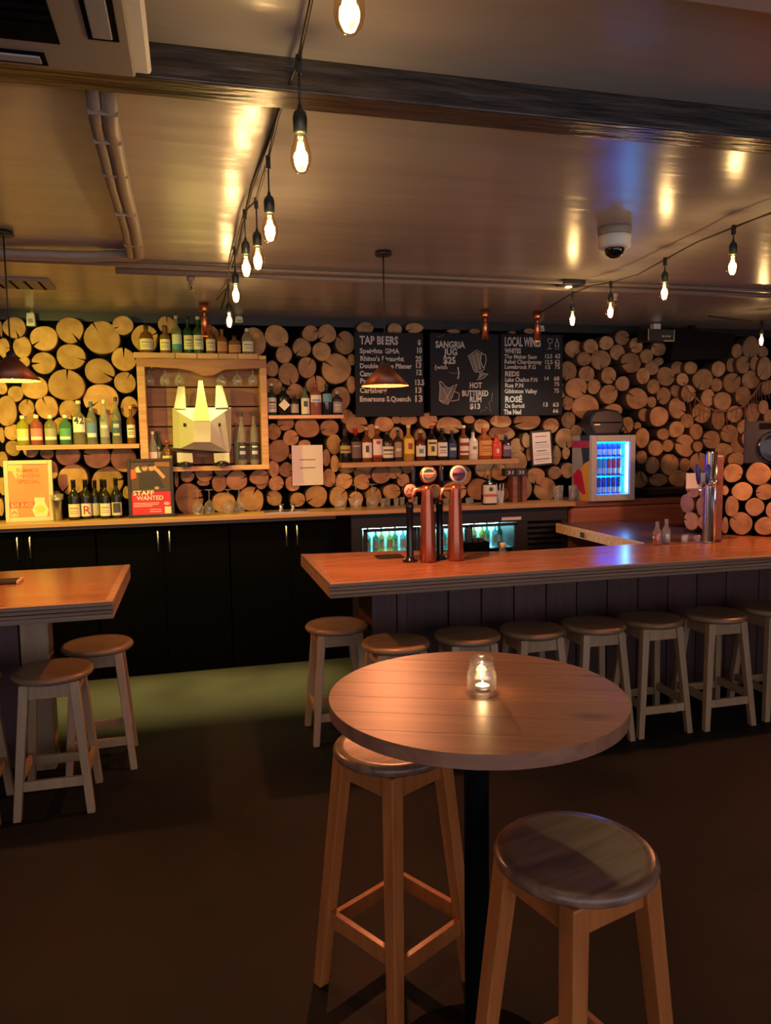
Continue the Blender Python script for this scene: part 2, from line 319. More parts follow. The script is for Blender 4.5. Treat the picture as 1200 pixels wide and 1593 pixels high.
LOGS = [(-1.173,5.933,2.517,.079,.074,-70),(-.98,5.926,2.445,.094,.091,215),(-.806,5.942,2.509,.096,.094,-55),(-.587,5.929,2.456,.124,.125,120),(-.438,5.924,2.548,.073,.072),(-1.25,5.942,2.372,.042,.072,0),(-1.136,5.97,2.385,.064,.078),(-.811,5.964,2.321,.101,.095,-15),(-.998,5.962,2.273,.081,.083),(-.443,5.932,2.302,.088,.087,90),(-.618,5.95,2.216,.108,.094,-30),(-.848,5.935,2.112,.128,.116,85),(-.443,5.929,2.133,.079,.08,60),(-1.061,5.926,2.094,.088,.087),(-1.121,5.932,2.277,.037,.04),(-1.198,5.971,2.054,.055,.058),(-1.285,5.966,2.096,.034,.051),(-.617,5.964,2.009,.127,.118,215),(-1.13,5.964,1.952,.054,.064,80),(-.989,5.931,1.952,.081,.083),(-.844,5.937,1.936,.068,.072),(-1.263,5.954,1.929,.069,.115),(-.425,5.96,1.955,.063,.081),(-1.237,5.967,1.779,.056,.06),(-.91,5.968,1.816,.06,.065),(-1.229,5.925,1.663,.051,.058),(-1.118,5.953,1.643,.054,.049),(-1.011,5.957,1.624,.049,.045),(-.868,5.948,1.609,.086,.083),(-.666,5.93,1.594,.095,.093),(-.482,5.946,1.572,.094,.102),(-.841,5.925,1.426,.105,.116),(-.606,5.971,1.399,.112,.121,10),(-.987,5.968,1.499,.044,.071),(-1.304,5.95,1.757,.019,.058),(-1.306,5.937,1.583,.037,.058),(-1.324,5.97,1.39,.027,.07),(-1.34,5.951,1.24,.021,.064),(-.965,5.969,1.296,.039,.048),(-.472,5.967,1.316,.029,.049),(-.287,5.948,2.458,.097,.106),(-.127,5.943,2.561,.066,.065,90),(-1.265,5.953,2.509,.01,.056),(-1.098,5.944,1.87,.048,.046),(-1.28,5.929,2.252,.021,.034),(-.723,5.937,1.814,.056,.065),(-.556,5.965,1.836,.057,.066),(-.31,5.922,1.387,.081,.097),(-.366,5.923,1.169,.069,.073),(.509,5.954,2.457,.094,.104),(.681,5.935,2.496,.084,.086),(.647,5.949,2.248,.047,.065),(-.024,5.946,1.431,.054,.05),(.101,5.939,1.445,.067,.064),(.214,5.975,1.367,.061,.068),(.238,5.931,1.464,.06,.039),(.346,5.943,1.388,.083,.079,20),(.519,5.931,1.406,.076,.062),(-.02,5.955,1.252,.108,.123,5),(.24,5.935,1.216,.09,.085),(.447,5.94,1.237,.099,.1,60),(.093,5.961,1.377,.049,.028),(-.105,5.938,1.412,.016,.066),(.63,5.951,1.471,.051,.068),(.651,5.97,1.355,.057,.057),(.631,5.926,1.238,.059,.063),(.641,5.923,1.754,.056,.062),(.66,5.933,1.607,.068,.091,30),(.661,5.962,2.115,.062,.056,10),(.178,5.954,2.494,.075,.076),(.544,5.933,2.437,.057,.096),(.687,5.938,2.492,.09,.087),(.949,5.93,2.519,.065,.064,20),(1.082,5.945,2.521,.074,.077,215),(1.224,5.922,2.45,.082,.091),(.883,5.958,2.412,.073,.074,225),(1.041,5.969,2.386,.074,.076),(.743,5.973,2.359,.067,.069),(.921,5.96,2.259,.077,.081,60),(1.158,5.973,2.251,.119,.124,150),(.64,5.921,2.242,.048,.064),(.769,5.936,2.204,.082,.089,-75),(.991,5.973,2.123,.082,.076),(1.281,5.963,2.324,.031,.047),(1.27,5.943,2.127,.037,.071),(1.398,5.972,2.575,.068,.049),(1.639,5.954,2.566,.063,.05),(1.807,5.965,2.583,.076,.042),(.65,5.936,2.108,.067,.071,45),(.817,5.931,2.067,.068,.064),(1.183,5.944,2.015,.075,.101),(.734,5.928,1.823,.068,.058),(.907,5.941,1.792,.098,.088),(1.09,5.973,1.785,.079,.066,200),(.64,5.938,1.76,.052,.064),(.772,5.921,1.709,.065,.061,20),(.88,5.922,1.657,.048,.038),(.676,5.929,1.61,.084,.09,195),(1.124,5.963,1.653,.059,.084),(1.228,5.94,1.872,.055,.059),(1.306,5.936,1.812,.089,.081,-10),(.63,5.925,1.468,.041,.065),(.736,5.974,1.458,.057,.062,-20),(.65,5.943,1.355,.061,.061,-20),(.781,5.931,1.352,.062,.065),(.814,5.923,1.22,.062,.057),(.966,5.923,1.243,.092,.086,210),(1.069,5.929,1.385,.055,.078,-50),(1.054,5.957,1.547,.034,.072),(1.12,5.928,1.498,.037,.072),(1.144,5.922,1.233,.076,.084),(1.195,5.947,1.357,.074,.067,20),(1.34,5.934,1.347,.065,.067),(1.389,5.975,1.423,.107,.055),(1.502,5.927,1.398,.082,.073,-5),(1.616,5.949,1.419,.064,.055),(1.699,5.963,1.348,.054,.056,160),(1.22,5.943,1.447,.062,.03),(.539,5.974,1.386,.058,.077),(.508,5.946,1.223,.041,.083),(1.535,5.933,1.81,.082,.063,200),(1.74,5.943,1.844,.077,.049),(1.633,5.922,1.845,.038,.036),(1.914,5.943,1.837,.078,.067,-20),(1.634,5.934,1.712,.063,.073),(1.443,5.969,1.751,.063,.061),(1.849,5.966,1.709,.052,.062),(1.594,5.947,1.259,.076,.062),(1.285,5.922,1.21,.062,.061),(1.438,5.934,1.228,.069,.073),(1.72,5.933,1.453,.051,.049),(.774,5.931,1.565,.021,.024),(2.091,5.933,1.792,.112,.074,-30),(2.28,5.968,1.841,.051,.035),(2.377,5.928,1.783,.07,.062),(2.548,5.923,1.825,.102,.056),(2.576,5.971,1.724,.126,.063),(2.801,5.951,1.823,.125,.079,200),(2.715,5.974,1.601,.07,.079,-35),(2.694,5.942,1.474,.111,.089,140),(2.438,5.97,1.422,.109,.076,250),(2.216,5.956,1.378,.08,.088),(2.145,5.963,1.247,.109,.082),(2.359,5.961,1.253,.102,.092),(2.545,5.947,1.395,.075,.076),(2.576,5.925,1.204,.041,.058),(2.732,5.932,1.249,.111,.109),(2.895,5.968,1.353,.085,.071),(2.982,5.969,1.233,.107,.105,150),(3.074,5.971,1.374,.065,.059,40),(3.019,5.939,1.783,.078,.064),(3.165,5.956,1.671,.1,.088,-80),(3.084,5.964,1.524,.043,.084),(3.172,5.955,1.542,.036,.052),(3.193,5.965,1.391,.058,.072),(3.114,5.949,2.083,.05,.064),(2.143,5.956,2.562,.059,.018),(2.328,5.958,2.566,.05,.022),(2.81,5.935,2.575,.052,.022),(2.669,5.971,2.565,.034,.012),(2.833,5.973,1.554,.028,.077),(2.782,5.924,1.658,.042,.064),(3.247,5.977,2.439,.085,.076),(3.364,5.894,2.453,.073,.061,-50),(3.516,5.901,2.485,.069,.061),(3.7,5.95,2.539,.071,.065,5),(3.307,5.905,2.348,.068,.061),(3.487,5.941,2.346,.096,.088,-85),(3.669,5.973,2.416,.076,.067),(3.801,5.89,2.467,.064,.07),(3.906,5.891,2.376,.068,.062),(4.03,5.9,2.442,.077,.062,150),(3.192,5.96,2.247,.073,.09),(3.355,5.94,2.225,.074,.07,60),(3.549,5.908,2.209,.075,.073,-50),(3.773,5.92,2.322,.098,.089,190),(4.073,5.96,2.34,.052,.038),(3.99,5.937,2.282,.072,.067),(3.23,5.893,2.101,.106,.087,-40),(3.421,5.934,2.115,.066,.066,20),(3.707,5.945,2.142,.071,.067),(3.896,5.923,2.208,.068,.072,-80),(4.136,5.937,2.207,.091,.087,-5),(4.271,5.965,2.287,.062,.061),(4.36,5.898,2.281,.064,.06),(4.511,5.924,2.181,.108,.095,-120),(4.293,5.918,2.18,.06,.058),(4.009,5.934,2.116,.062,.068),(3.546,5.899,2.046,.092,.081,40),(3.352,5.946,1.939,.132,.111,-85),(3.173,5.936,1.976,.052,.066),(3.199,5.967,1.829,.069,.071),(3.823,5.896,2.009,.106,.097,150),(3.977,5.908,1.98,.047,.05),(4.137,5.965,2.038,.074,.076),(4.257,5.962,2.081,.053,.053),(4.284,5.969,1.928,.092,.095,-25),(4.348,5.903,2.055,.074,.076),(3.604,5.92,1.907,.092,.06),(3.944,5.971,1.869,.056,.061),(4.043,5.891,1.851,.095,.091),(3.259,5.939,1.732,.054,.056),(3.391,5.954,1.768,.067,.06),(3.726,5.897,1.778,.068,.075),(3.877,5.966,1.771,.038,.038),(4.136,5.959,1.694,.062,.054),(4.264,5.946,1.736,.08,.074),(4.373,5.945,1.811,.068,.065),(4.542,5.972,1.881,.094,.096),(4.489,5.972,1.713,.069,.075),(4.653,5.968,1.637,.092,.086,170),(4.356,5.945,1.588,.104,.101,160),(4.459,5.903,1.578,.05,.05),(4.162,5.923,1.591,.056,.058),(4.023,5.902,1.571,.078,.07),(3.886,5.903,1.664,.072,.091),(3.883,5.906,1.493,.06,.058,100),(4.009,5.923,1.418,.07,.077),(4.184,5.922,1.421,.092,.1,60),(4.327,5.898,1.416,.057,.059,10),(4.536,5.974,1.427,.11,.094),(4.091,5.949,1.284,.097,.062),(4.29,5.917,1.295,.116,.075),(3.861,5.892,1.293,.078,.076),(4.702,5.965,2.28,.073,.074),(4.836,5.963,2.315,.052,.062),(4.913,5.904,2.313,.07,.08),(4.869,5.935,2.439,.055,.069),(5.054,5.974,2.474,.093,.109),(5.188,5.977,2.442,.057,.055),(5.08,5.949,2.331,.056,.065),(4.847,5.957,2.156,.096,.09),(4.688,5.965,2.136,.058,.065,80),(4.608,5.974,2.02,.076,.078),(4.741,5.944,1.987,.092,.09),(5.047,5.953,2.183,.097,.086),(5.156,5.911,2.282,.079,.109),(4.963,5.946,2.034,.086,.086),(4.726,5.971,1.825,.07,.097),(4.86,5.926,1.869,.083,.078),(5.046,5.916,1.876,.079,.094),(5.14,5.891,1.929,.056,.063),(4.821,5.939,1.69,.092,.086,160),(4.973,5.945,1.751,.067,.066),(5.269,5.976,1.852,.048,.061),(5.193,5.904,2.11,.062,.07),(4.95,5.978,1.577,.084,.095),(4.79,5.973,1.517,.093,.095),(4.887,5.918,1.453,.093,.063),(5.025,5.913,1.64,.084,.095)]
for i, L in enumerate(LOGS):
    cr = L[5] if len(L) > 5 else (random.uniform(0, 360) if random.random() < .55 else None)
    log_piece(L[3], L[4], 6.12-L[1], cr, i).go('log', ['log', 'bark'], wall, loc=L[:3], fix=True)

# ---------------------------------------------------------------- back counter, cabinets
CT = 1.15
o = MB().span((-3.2, 5.56, CT-.032), (3.05, 5.885, CT)).go('back_counter_top', 'ctop', bevel=.004)
tag(o, 'long honey timber counter top under the log wall, holding bottles and glasses', 'counter')
for k, (x0, x1, hs, lab) in enumerate(((-1.60, -.67, (-1.172, -1.092), 'plain black base cabinet with two steel handles, behind the short bar'), (-.665, .255, (-.245, -.166), 'plain black base cabinet with two steel handles, below the red framed poster'), (.26, 1.17, (.676, .757), 'plain black base cabinet with two steel handles, just before the drinks cooler'))):
    r = root('base_cabinet', lab, 'cabinet', ((x0+x1)/2, 5.86, 0), 0, 'black cabinets under the counter')
    w = x1-x0
    MB().span((-w/2, -.2, 0), (w/2, .025, CT-.033)).go('body', 'cab', r)
    for s in (-1, 1):
        d = MB().span((0 if s > 0 else -w/2+.003, -.245, .004), (w/2-.003 if s > 0 else -.003, -.202, CT-.05)).go('door', 'cab', r, bevel=.002)
        hx = hs[0 if s < 0 else 1]-(x0+x1)/2
        MB().tube([(hx, -.245, .90), (hx, -.268, .915), (hx, -.272, .98), (hx, -.268, 1.045), (hx, -.245, 1.06)], .0055, 8).go('handle', 'steel', d)
r = root('base_cabinet', 'plain black base cabinet furthest along the counter behind the short bar, no handles in view', 'cabinet', (-2.4, 5.86, 0), 0, 'black cabinets under the counter')
MB().span((-.79, -.2, 0), (.79, .025, CT-.033)).go('body', 'cab', r)
for s in (-1, 1): MB().span((0 if s > 0 else -.787, -.245, .004), (.787 if s > 0 else -.003, -.202, CT-.05)).go('door', 'cab', r)

# added fill strip under the counter nosing: makes the yellow-green light on the floor
r = root('added_led_profile', 'slim added light strip under the counter nosing over the black cabinets, lighting the floor', 'light strip', (-.25, 5.585, CT-.033))
b = MB()
for a, c in (((-1.3, -.012, -.022), (1.3, -.008, 0)), ((-1.3, .008, -.022), (1.3, .012, 0)), ((-1.3, -.008, -.003), (1.3, .008, 0))): b.span(a, c)
b.go('channel', 'black', r)
MB().span((-1.29, -.006, -.010), (1.29, .006, -.006)).go('diffuser', emis('added_led_diffuser', (1, .86, .22), 3), r)
l_ = lamp('added_led_light', 'AREA', (-.25, 5.585, CT-.058), 12, (1, .78, .2), 2.5); l_.data.shape = 'RECTANGLE'; l_.data.size_y = .012; l_.data.spread = radians(60); l_.rotation_euler = (radians(-16), 0, 0)
# drinks cooler under the counter
r = root('under_counter_cooler', 'long black under-counter drinks cooler with lit glass doors', 'cooler', (2.1, 5.86, 0))
b = MB()
for a, c in (((-.92, -.22, 1.0), (.92, .2, 1.117)), ((-.92, -.22, .02), (.92, .2, .2)), ((-.92, -.22, .2), (-.83, .2, 1.0)), ((.46, -.22, .2), (.92, .2, 1.0)), ((-.83, .17, .2), (.46, .2, 1.0))): b.span(a, c)
b.go('body', 'black', r, bevel=.003)
DO = ((-.825, -.40), (-.395, .035), (.04, .455))
for x0, x1 in DO:
    d = MB()
    for a, c in (((x0, -.25, .21), (x0+.028, -.221, .995)), ((x1-.028, -.25, .21), (x1, -.221, .995)), ((x0, -.25, .21), (x1, -.221, .25)), ((x0, -.25, .975), (x1, -.221, .999))): d.span(a, c)
    d = d.go('door', 'black', r, bevel=.002)
    MB().span((x0+.028, -.238, .25), (x1-.028, -.234, .975)).go('pane', 'pane', d)
b = MB()
for z in (.45, .78): b.span((-.825, -.18, z), (.455, .16, z+.01))
b.go('wire_shelf', 'steel', r)
LED = emis('cooler_led', (.4, .95, 1), 32)
MB().span((-.825, .10, .955), (.455, .13, .975)).go('led_tube', LED, r)
MB().span((-.825, .163, .25), (.455, .168, .97)).go('liner', mat('cooler_liner', (.25, .45, .5), .4), r)
p = MB().span((.33, -.225, 1.018), (.50, -.221, 1.042)).go('name_plate', 'paper', r)
b = MB()
for k in range(9): b.span((.56, -.226, .62+k*.045), (.86, -.219, .64+k*.045))
b.go('vent_slat', 'matte', r, kind='stuff')

# ---------------------------------------------------------------- bottle builder
PRO = dict(
    wine=[(.96, 0), (1, .02), (1, .56), (.9, .62), (.55, .70), (.36, .75), (.34, .96), (.37, .965), (.37, 1)],
    spirit=[(.94, 0), (1, .02), (1, .58), (.92, .64), (.5, .71), (.34, .75), (.33, .9), (.36, .91), (.36, .93)],
    slim=[(.94, 0), (1, .02), (.98, .55), (.8, .66), (.48, .76), (.36, .82), (.34, .92)],
    squat=[(.92, 0), (1, .03), (1, .62), (.9, .72), (.55, .80), (.36, .83), (.35, .9)],
    decanter=[(.9, 0), (.97, .04), (1, .3), (.95, .55), (.7, .72), (.3, .78), (.28, .86)],
    flask=[(.93, 0), (1, .02), (1, .62), (.93, .70), (.6, .76), (.36, .79), (.34, .88)],
)
def bottle(label, loc, h, w, kind, col, cap, lab=None, clear=.3, lz=(.14, .5), band=None, sq=0, group=None, name='bottle', neck=None, flatness=1):
    r = root(name, label, 'bottle', loc, random.uniform(-.1, .1), group); R = w/2; P = PRO[kind]
    m = liquor(col, clear)
    MB().lathe([(a*R, z*h) for a, z in P], n=20 if not sq else 24, sq=sq, sy=flatness).go('glass_body', m, r)
    zt = P[-1][1]*h; rc = R*P[-1][0]*1.12
    if kind == 'wine': MB().lathe([(R*.385, .80*h), (R*.385, .965*h), (R*.41, .97*h), (R*.41, h), (R*.3, h*1.001)], n=14).go('foil_cap', flat(cap, .35), r)
    else: MB().lathe([(rc, zt-.012*h), (rc*1.02, zt), (rc, h*.995), (rc*.8, h)], n=14).go('cap', flat(cap, .4), r)
    if lab:
        a0 = radians(62); n = 8; z0, z1 = lz[0]*h, lz[1]*h
        def wrap(rr, z0, z1, a0, nm, mm, par):
            b = MB(); v = []
            for i in range(n+1):
                a = -pi/2-a0+2*a0*i/n; ca, sa = cos(a), sin(a); k = 1/((abs(ca)**sq+abs(sa)**sq)**(1/sq)) if sq else 1
                v.append([b.b.verts.new((rr*ca*k, rr*sa*k*flatness, z)) for z in (z0, z1)])
            for i in range(n): b._f([v[i][0], v[i+1][0], v[i+1][1], v[i][1]], 0, True)
            return b.go(nm, mm, par)
        L = wrap(R*1.02, z0, z1, a0, 'paper_label', flat(lab, .6), r)
        if band:
            for bc, f0, f1, aw in band: wrap(R*1.035, z0+(z1-z0)*f0, z0+(z1-z0)*f1, radians(aw), 'label_print', flat(bc, .6), L)
    return r
DK = (.05, .05, .05)
def lines(c=DK): return [(c, .62, .72, 40), (c, .40, .45, 34), (c, .25, .30, 38)]

# left shelf: nine bottles
SH1 = 1.683
BL = [(-1.131,5.8,1.683,.209,.084),(-1.042,5.8,1.683,.213,.084),(-.95,5.8,1.683,.211,.085),(-.851,5.8,1.683,.212,.084),(-.759,5.8,1.683,.313,.087),(-.675,5.8,1.683,.305,.074),(-.587,5.8,1.683,.318,.068),(-.506,5.8,1.683,.338,.069),(-.406,5.8,1.683,.274,.062)]
cr, gy, wh = (.72, .66, .5), (.5, .5, .5), (.8, .8, .78)
SPEC = [
    ('squat', (.62, .60, .06), wh, (.7, .66, .3), .6, 'squat yellow-green gin bottle, first from the open end of the shelf', [(wh, .05, .3, 55)]),
    ('squat', (.55, .16, .14), wh, (.6, .22, .3), .55, 'squat pink gin bottle between the yellow-green and the pale one', [(wh, .05, .3, 55)]),
    ('squat', (.45, .44, .25), wh, (.35, .36, .25), .66, 'squat pale grey-green gin bottle beside the pink one', [(wh, .05, .3, 55)]),
    ('squat', (.10, .33, .20), wh, (.10, .36, .22), .55, 'squat bright green gin bottle in the row of four squat bottles', [(wh, .05, .3, 55)]),
    ('spirit', (.6, .58, .42), cr, (.85, .85, .8), .78, 'tall clear bottle whose white label carries the number 42', None),
    ('slim', (.55, .6, .55), (.05, .14, .4), (.12, .25, .5), .78, 'clear vodka bottle with blue cap and blue label', [(wh, .02, .3, 50)]),
    ('slim', (.6, .64, .6), (.75, .75, .7), (.35, .38, .4), .7, 'slim frosted clear bottle with grey label and pale cap', [(wh, .6, .8, 40)]),
    ('slim', (.5, .52, .4), (.06, .04, .04), (.05, .12, .2), .74, 'clear bottle with dark blue label and black cap', [(gy, .55, .8, 34), ((.6, .55, .2), .05, .2, 40)]),
    ('spirit', (.20, .09, .02), (.75, .4, .1), (.75, .72, .6), .15, 'brown bottle with tall orange neck and cream label', lines()),
]
for (x, y, z, h, w), (k, c, cp, lb, cl, tx, bd) in zip(BL, SPEC):
    r = bottle(tx, (x, y, z), h, w, k, c, cp, lb, cl, (.16, .55) if k == 'squat' else ((.28, .62) if '42' in tx else (.16, .5)), bd, group='bottles on the left shelf')
    if '42' in tx: text('42', -.034, h*.47, .05, .068, -w/2*1.06, 'ink', r, bold=.02)
MB().span((-1.163, 5.70, 1.65), (-.35, 5.885, SH1)).go('wall_shelf', 'shelf', bevel=.003, label=None)
tag(bpy.data.objects['wall_shelf'], 'short timber shelf joined to the timber box frame, holding gin and vodka bottles', 'shelf')

# wine bottles on the counter
BW = [(-.674,5.78,1.15,.276,.068),(-.634,5.845,1.15,.277,.067),(-.81,5.72,1.15,.285,.082),(-.736,5.75,1.15,.283,.08),(-.602,5.72,1.15,.28,.077),(-.525,5.72,1.15,.291,.075)]
for (x, y, z, h, w), (lb, tx, bd) in zip(BW, [
        ((.5, .47, .36), 'dark wine bottle standing behind the one with the red letter', None), (None, 'dark wine bottle without a visible label behind the cream labelled one', None),
        ((.72, .66, .45), 'dark wine bottle with a low cream label beside the shaker', lines((.4, .3, .15))), ((.78, .74, .6), 'dark wine bottle with a red letter R on its label', None),
        ((.74, .7, .52), 'dark wine bottle with a plain cream label in the middle of the wines', lines((.35, .3, .2))), ((.55, .55, .45), 'dark wine bottle with a picture label, next to the red poster', [((.05, .06, .07), .2, .95, 40)])]):
    r = bottle(tx, (x, y, z), h, w, 'wine', (.012, .014, .010), (.01, .01, .01), lb, .06, (.08, .4), bd, group='wine bottles on the counter')
    if 'letter R' in tx: text('R', -.022, h*.13, .062, .046, -w/2*1.07, flat((.35, .03, .03)), r)

# cocktail shaker by the white poster
x, z0 = (-.923,1.173)
r = root('cocktail_shaker', 'steel cocktail shaker with a glass tumbler beside the white framed poster', 'shaker', (x, 5.72, CT))
MB().lathe([(.028, 0), (.03, .004), (.040, .145), (.042, .15), (.038, .15)], n=20).go('tin', 'steel', r)
MB().lathe([(.039, .135), (.044, .185), (.041, .186), (.036, .14)], n=20, cap=False).go('mixing_glass', 'clear', r)

# ---------------------------------------------------------------- timber box with rhino head
BX0, BX1, BY, BYB = -.345, .578, 5.715, 5.885
r = root('display_box', 'timber display box on the log wall, open in front, with bottles on top', 'shelving', (0, 0, 1.475))
zb = 1.475
for x0, x1 in ((BX0, BX0+.055), (BX1-.05, BX1)): MB().span((x0, BY, 0), (x1, BYB, .80)).go('post', 'shelf', r, bevel=.004)
MB().span((BX0, BY-.005, 0), (BX1, BYB, .035)).go('bottom_board', 'shelf', r, bevel=.004)
top0, top1 = 2.232-zb, 2.29-zb
pts = [(BX0, 0), (-.2, -.005), (-.05, -.012), (.04, -.03), (.11, -.062), (.19, -.058), (.27, -.018), (.4, -.012), (BX1, -.002), (BX1, top1-top0), (BX0, top1-top0)]
MB().prism([(px_, BY-.004, top0+pz) for px_, pz in pts], (0, BYB-BY, 0)).go('live_edge_board', wood('live_edge', (.36, .17, .07), (.24, .10, .04), (2, 20, 20), .5), r, bevel=.003)
bx = [-.359,-.077,-.073,.077,.081,.228,.231,.369,.372,.517,.52,.576]
for i in range(6): MB().span((bx[2*i], 5.70, top1), (bx[2*i+1], BYB, top1+(.04 if i < 5 else .028))).go('top_board', 'shelf', r, bevel=.003)
BT = zb+top1+.04
pzs = [2.236,2.096,1.951,1.805,1.663,1.516]
for a, c in zip(pzs, pzs[1:]): MB().span((BX0+.055, 5.865, c+.004-zb), (BX1-.05, 5.88, a-.004-zb)).go('plank', 'plank', r, bevel=.003)

# rhino head
def RV(Y, L): return L
r = root('rhino_head', 'faceted white card rhino head with a tall horn coloured pale yellow as if spotlit, inside the timber box', 'sculpture', (0, 0, zb+.036))
zo = zb+.036
m0 = [(.038,1.838),(.154,1.837),(.148,1.686),(.032,1.688)]
m1 = [(-.064,1.907),(.26,1.91),(.287,1.609),(-.068,1.643)]
m2 = [(-.111,1.94),(.313,1.942),(.303,1.638),(-.117,1.647)]
V = [(x, 5.57, z-zo) for x, z in m0]+[(x, 5.69, z-zo) for x, z in m1]+[(x, 5.77, z-zo) for x, z in m2]+[(x*.97+.003, 5.86, z-zo) for x, z in m2]
F = [(3, 2, 1, 0)]+[(i+k, (i+1) % 4+k, (i+1) % 4+k+4, i+k+4) for k in (0, 4, 8) for i in range(4)]+[(12, 13, 14, 15)]
MB().hull(V, F).go('head', 'card', r, bevel=.003)
hb = [(.039,1.838),(.15,1.837)]
tp = [(.081,2.124),(.107,2.124)]
MB().hull([(hb[0][0], 5.56, hb[0][1]-zo), (hb[1][0], 5.56, hb[1][1]-zo), (hb[1][0], 5.66, hb[1][1]-zo+.03), (hb[0][0], 5.66, hb[0][1]-zo+.03), (tp[0][0], 5.585, tp[0][1]-zo), (tp[1][0], 5.585, tp[1][1]-zo), (tp[1][0], 5.61, tp[1][1]-zo), (tp[0][0], 5.61, tp[0][1]-zo)],
          [(3, 2, 1, 0), (4, 5, 6, 7), (0, 1, 5, 4), (1, 2, 6, 5), (2, 3, 7, 6), (3, 0, 4, 7)]).go('horn', 'horn', r, bevel=.002)
for L in ([(-.1,1.933),(-.014,1.929),(-.016,2.092),(-.065,2.092)], [(.195,1.935),(.291,1.937),(.251,2.1),(.206,2.1)]):
    MB().prism([(x, 5.72, z-zo) for x, z in L], (0, .06, 0)).go('ear', 'card', r, bevel=.003)
for x, z in ((-.03,1.813), (.218,1.811)):
    MB().lathe([(.0, -.006), (.0085, -.004), (.0085, .012), (0, .013)], (x, 5.632, z-zo), 14, axis=(0, -1, 0), sy=1.7).go('eye', 'black_gloss', r)
for L in ([(-.091,1.613),(.018,1.607),(.022,1.539),(-.09,1.542)], [(.171,1.604),(.283,1.606),(.284,1.531),(.175,1.534)]):
    g = MB().prism([(x, 5.66, z-zo) for x, z in L], (0, .19, 0)).go('jaw_leg', 'card', r, bevel=.003)
    x = (L[0][0]+L[1][0])/2
    MB().lathe([(.056, 0), (.058, .006), (.052, .02), (.03, .035), (0, .038)], (x, 5.66, .0), 20, sy=.75).go('hoof', 'black_gloss', g)

# bottles inside the box and on top of it
BI = [(-.273,5.8,1.511,.26,.063),(-.223,5.83,1.511,.262,.052),(-.16,5.8,1.511,.192,.078),(.35,5.85,1.511,.317,.046),(.385,5.8,1.511,.402,.067),(.477,5.8,1.511,.404,.066)]
BI = [(b_[0]+(.012 if i == 0 else 0),)+tuple(b_[1:]) for i, b_ in enumerate(BI)]
for (x, y, z, h, w), (k, c, cp, lb, cl, tx) in zip(BI, [
        ('slim', (.6, .58, .5), cr, (.75, .6, .55), .72, 'clear bottle with pale pink label nearest the box post'), ('slim', (.03, .035, .02), DK, (.3, .3, .2), .1, 'narrow dark green bottle in the box behind the red poster'),
        ('spirit', (.12, .05, .015), (.4, .03, .03), (.62, .5, .2), .15, 'amber bottle with red cap and gold label in the box'), ('slim', (.45, .42, .3), (.25, .12, .08), None, .5, 'narrow clear bottle without a label next to the rhino'),
        ('slim', (.55, .55, .48), DK, (.03, .035, .06), .78, 'tall clear bottle with a navy label, next to the rhino'), ('slim', (.55, .55, .48), DK, (.03, .035, .06), .78, 'tall clear bottle with a navy label, next to the box post')]):
    bottle(tx, (x, y, z), h, w, k, c, cp, lb, cl, (.1, .42), [(gy, .3, .5, 40), (wh, .7, .78, 34)] if lb and 'navy' in tx else None, group='bottles inside the timber box')
BTL = [(-.273,5.8,1.0,.207,.105),(-.142,5.8,1.0,.207,.078),(-.06,5.8,1.0,.277,.076),(.021,5.8,1.0,.269,.072),(.092,5.8,1.0,.275,.077),(.181,5.8,1.0,.219,.073),(.263,5.8,1.0,.187,.074),(.354,5.8,1.0,.142,.092),(.449,5.8,1.0,.196,.082)]
for (x, y, z, h, w), (k, c, cp, lb, cl, tx, q) in zip(BTL, [
        ('decanter', (.22, .09, .025), (.02, .02, .02), (.6, .55, .4), .55, 'round amber whiskey decanter bottle on top of the box', 0), ('spirit', (.25, .13, .04), DK, (.75, .68, .4), .3, 'amber whisky bottle with black cap and cream label on the box', 0),
        ('spirit', (.4, .42, .3), (.5, .36, .2), (.6, .62, .5), .68, 'clear bottle with teal and white label and tan cap', 0), ('spirit', (.012, .06, .015), (.01, .03, .01), (.65, .62, .4), .1, 'dark green whisky bottle with black neck on the box', 0),
        ('spirit', (.04, .10, .03), (.75, .7, .6), (.7, .68, .5), .2, 'green whisky bottle with white cap and long cream label', 0), ('spirit', (.25, .10, .03), (.4, .03, .02), (.72, .6, .4), .3, 'amber bottle with red cap behind the copper spotlight', 0),
        ('spirit', (.3, .12, .03), (.3, .08, .03), (.55, .22, .08), .3, 'square amber whisky bottle with slanted orange label', 4), ('flask', (.35, .15, .06), (.05, .03, .03), (.55, .25, .12), .35, 'broad copper coloured bottle with peach label', 3),
        ('flask', (.5, .45, .3), (.75, .7, .55), (.78, .72, .55), .66, 'clear rectangular bottle with cream label, last on top of the box', 4)]):
    bottle(tx, (x, y, BT), h, w, k, c, cp, lb, cl, (.12, .5), [((.05, .3, .3), .0, .35, 62)] if 'teal' in tx else lines((.3, .2, .1)), sq=q, group='bottles on top of the timber box')

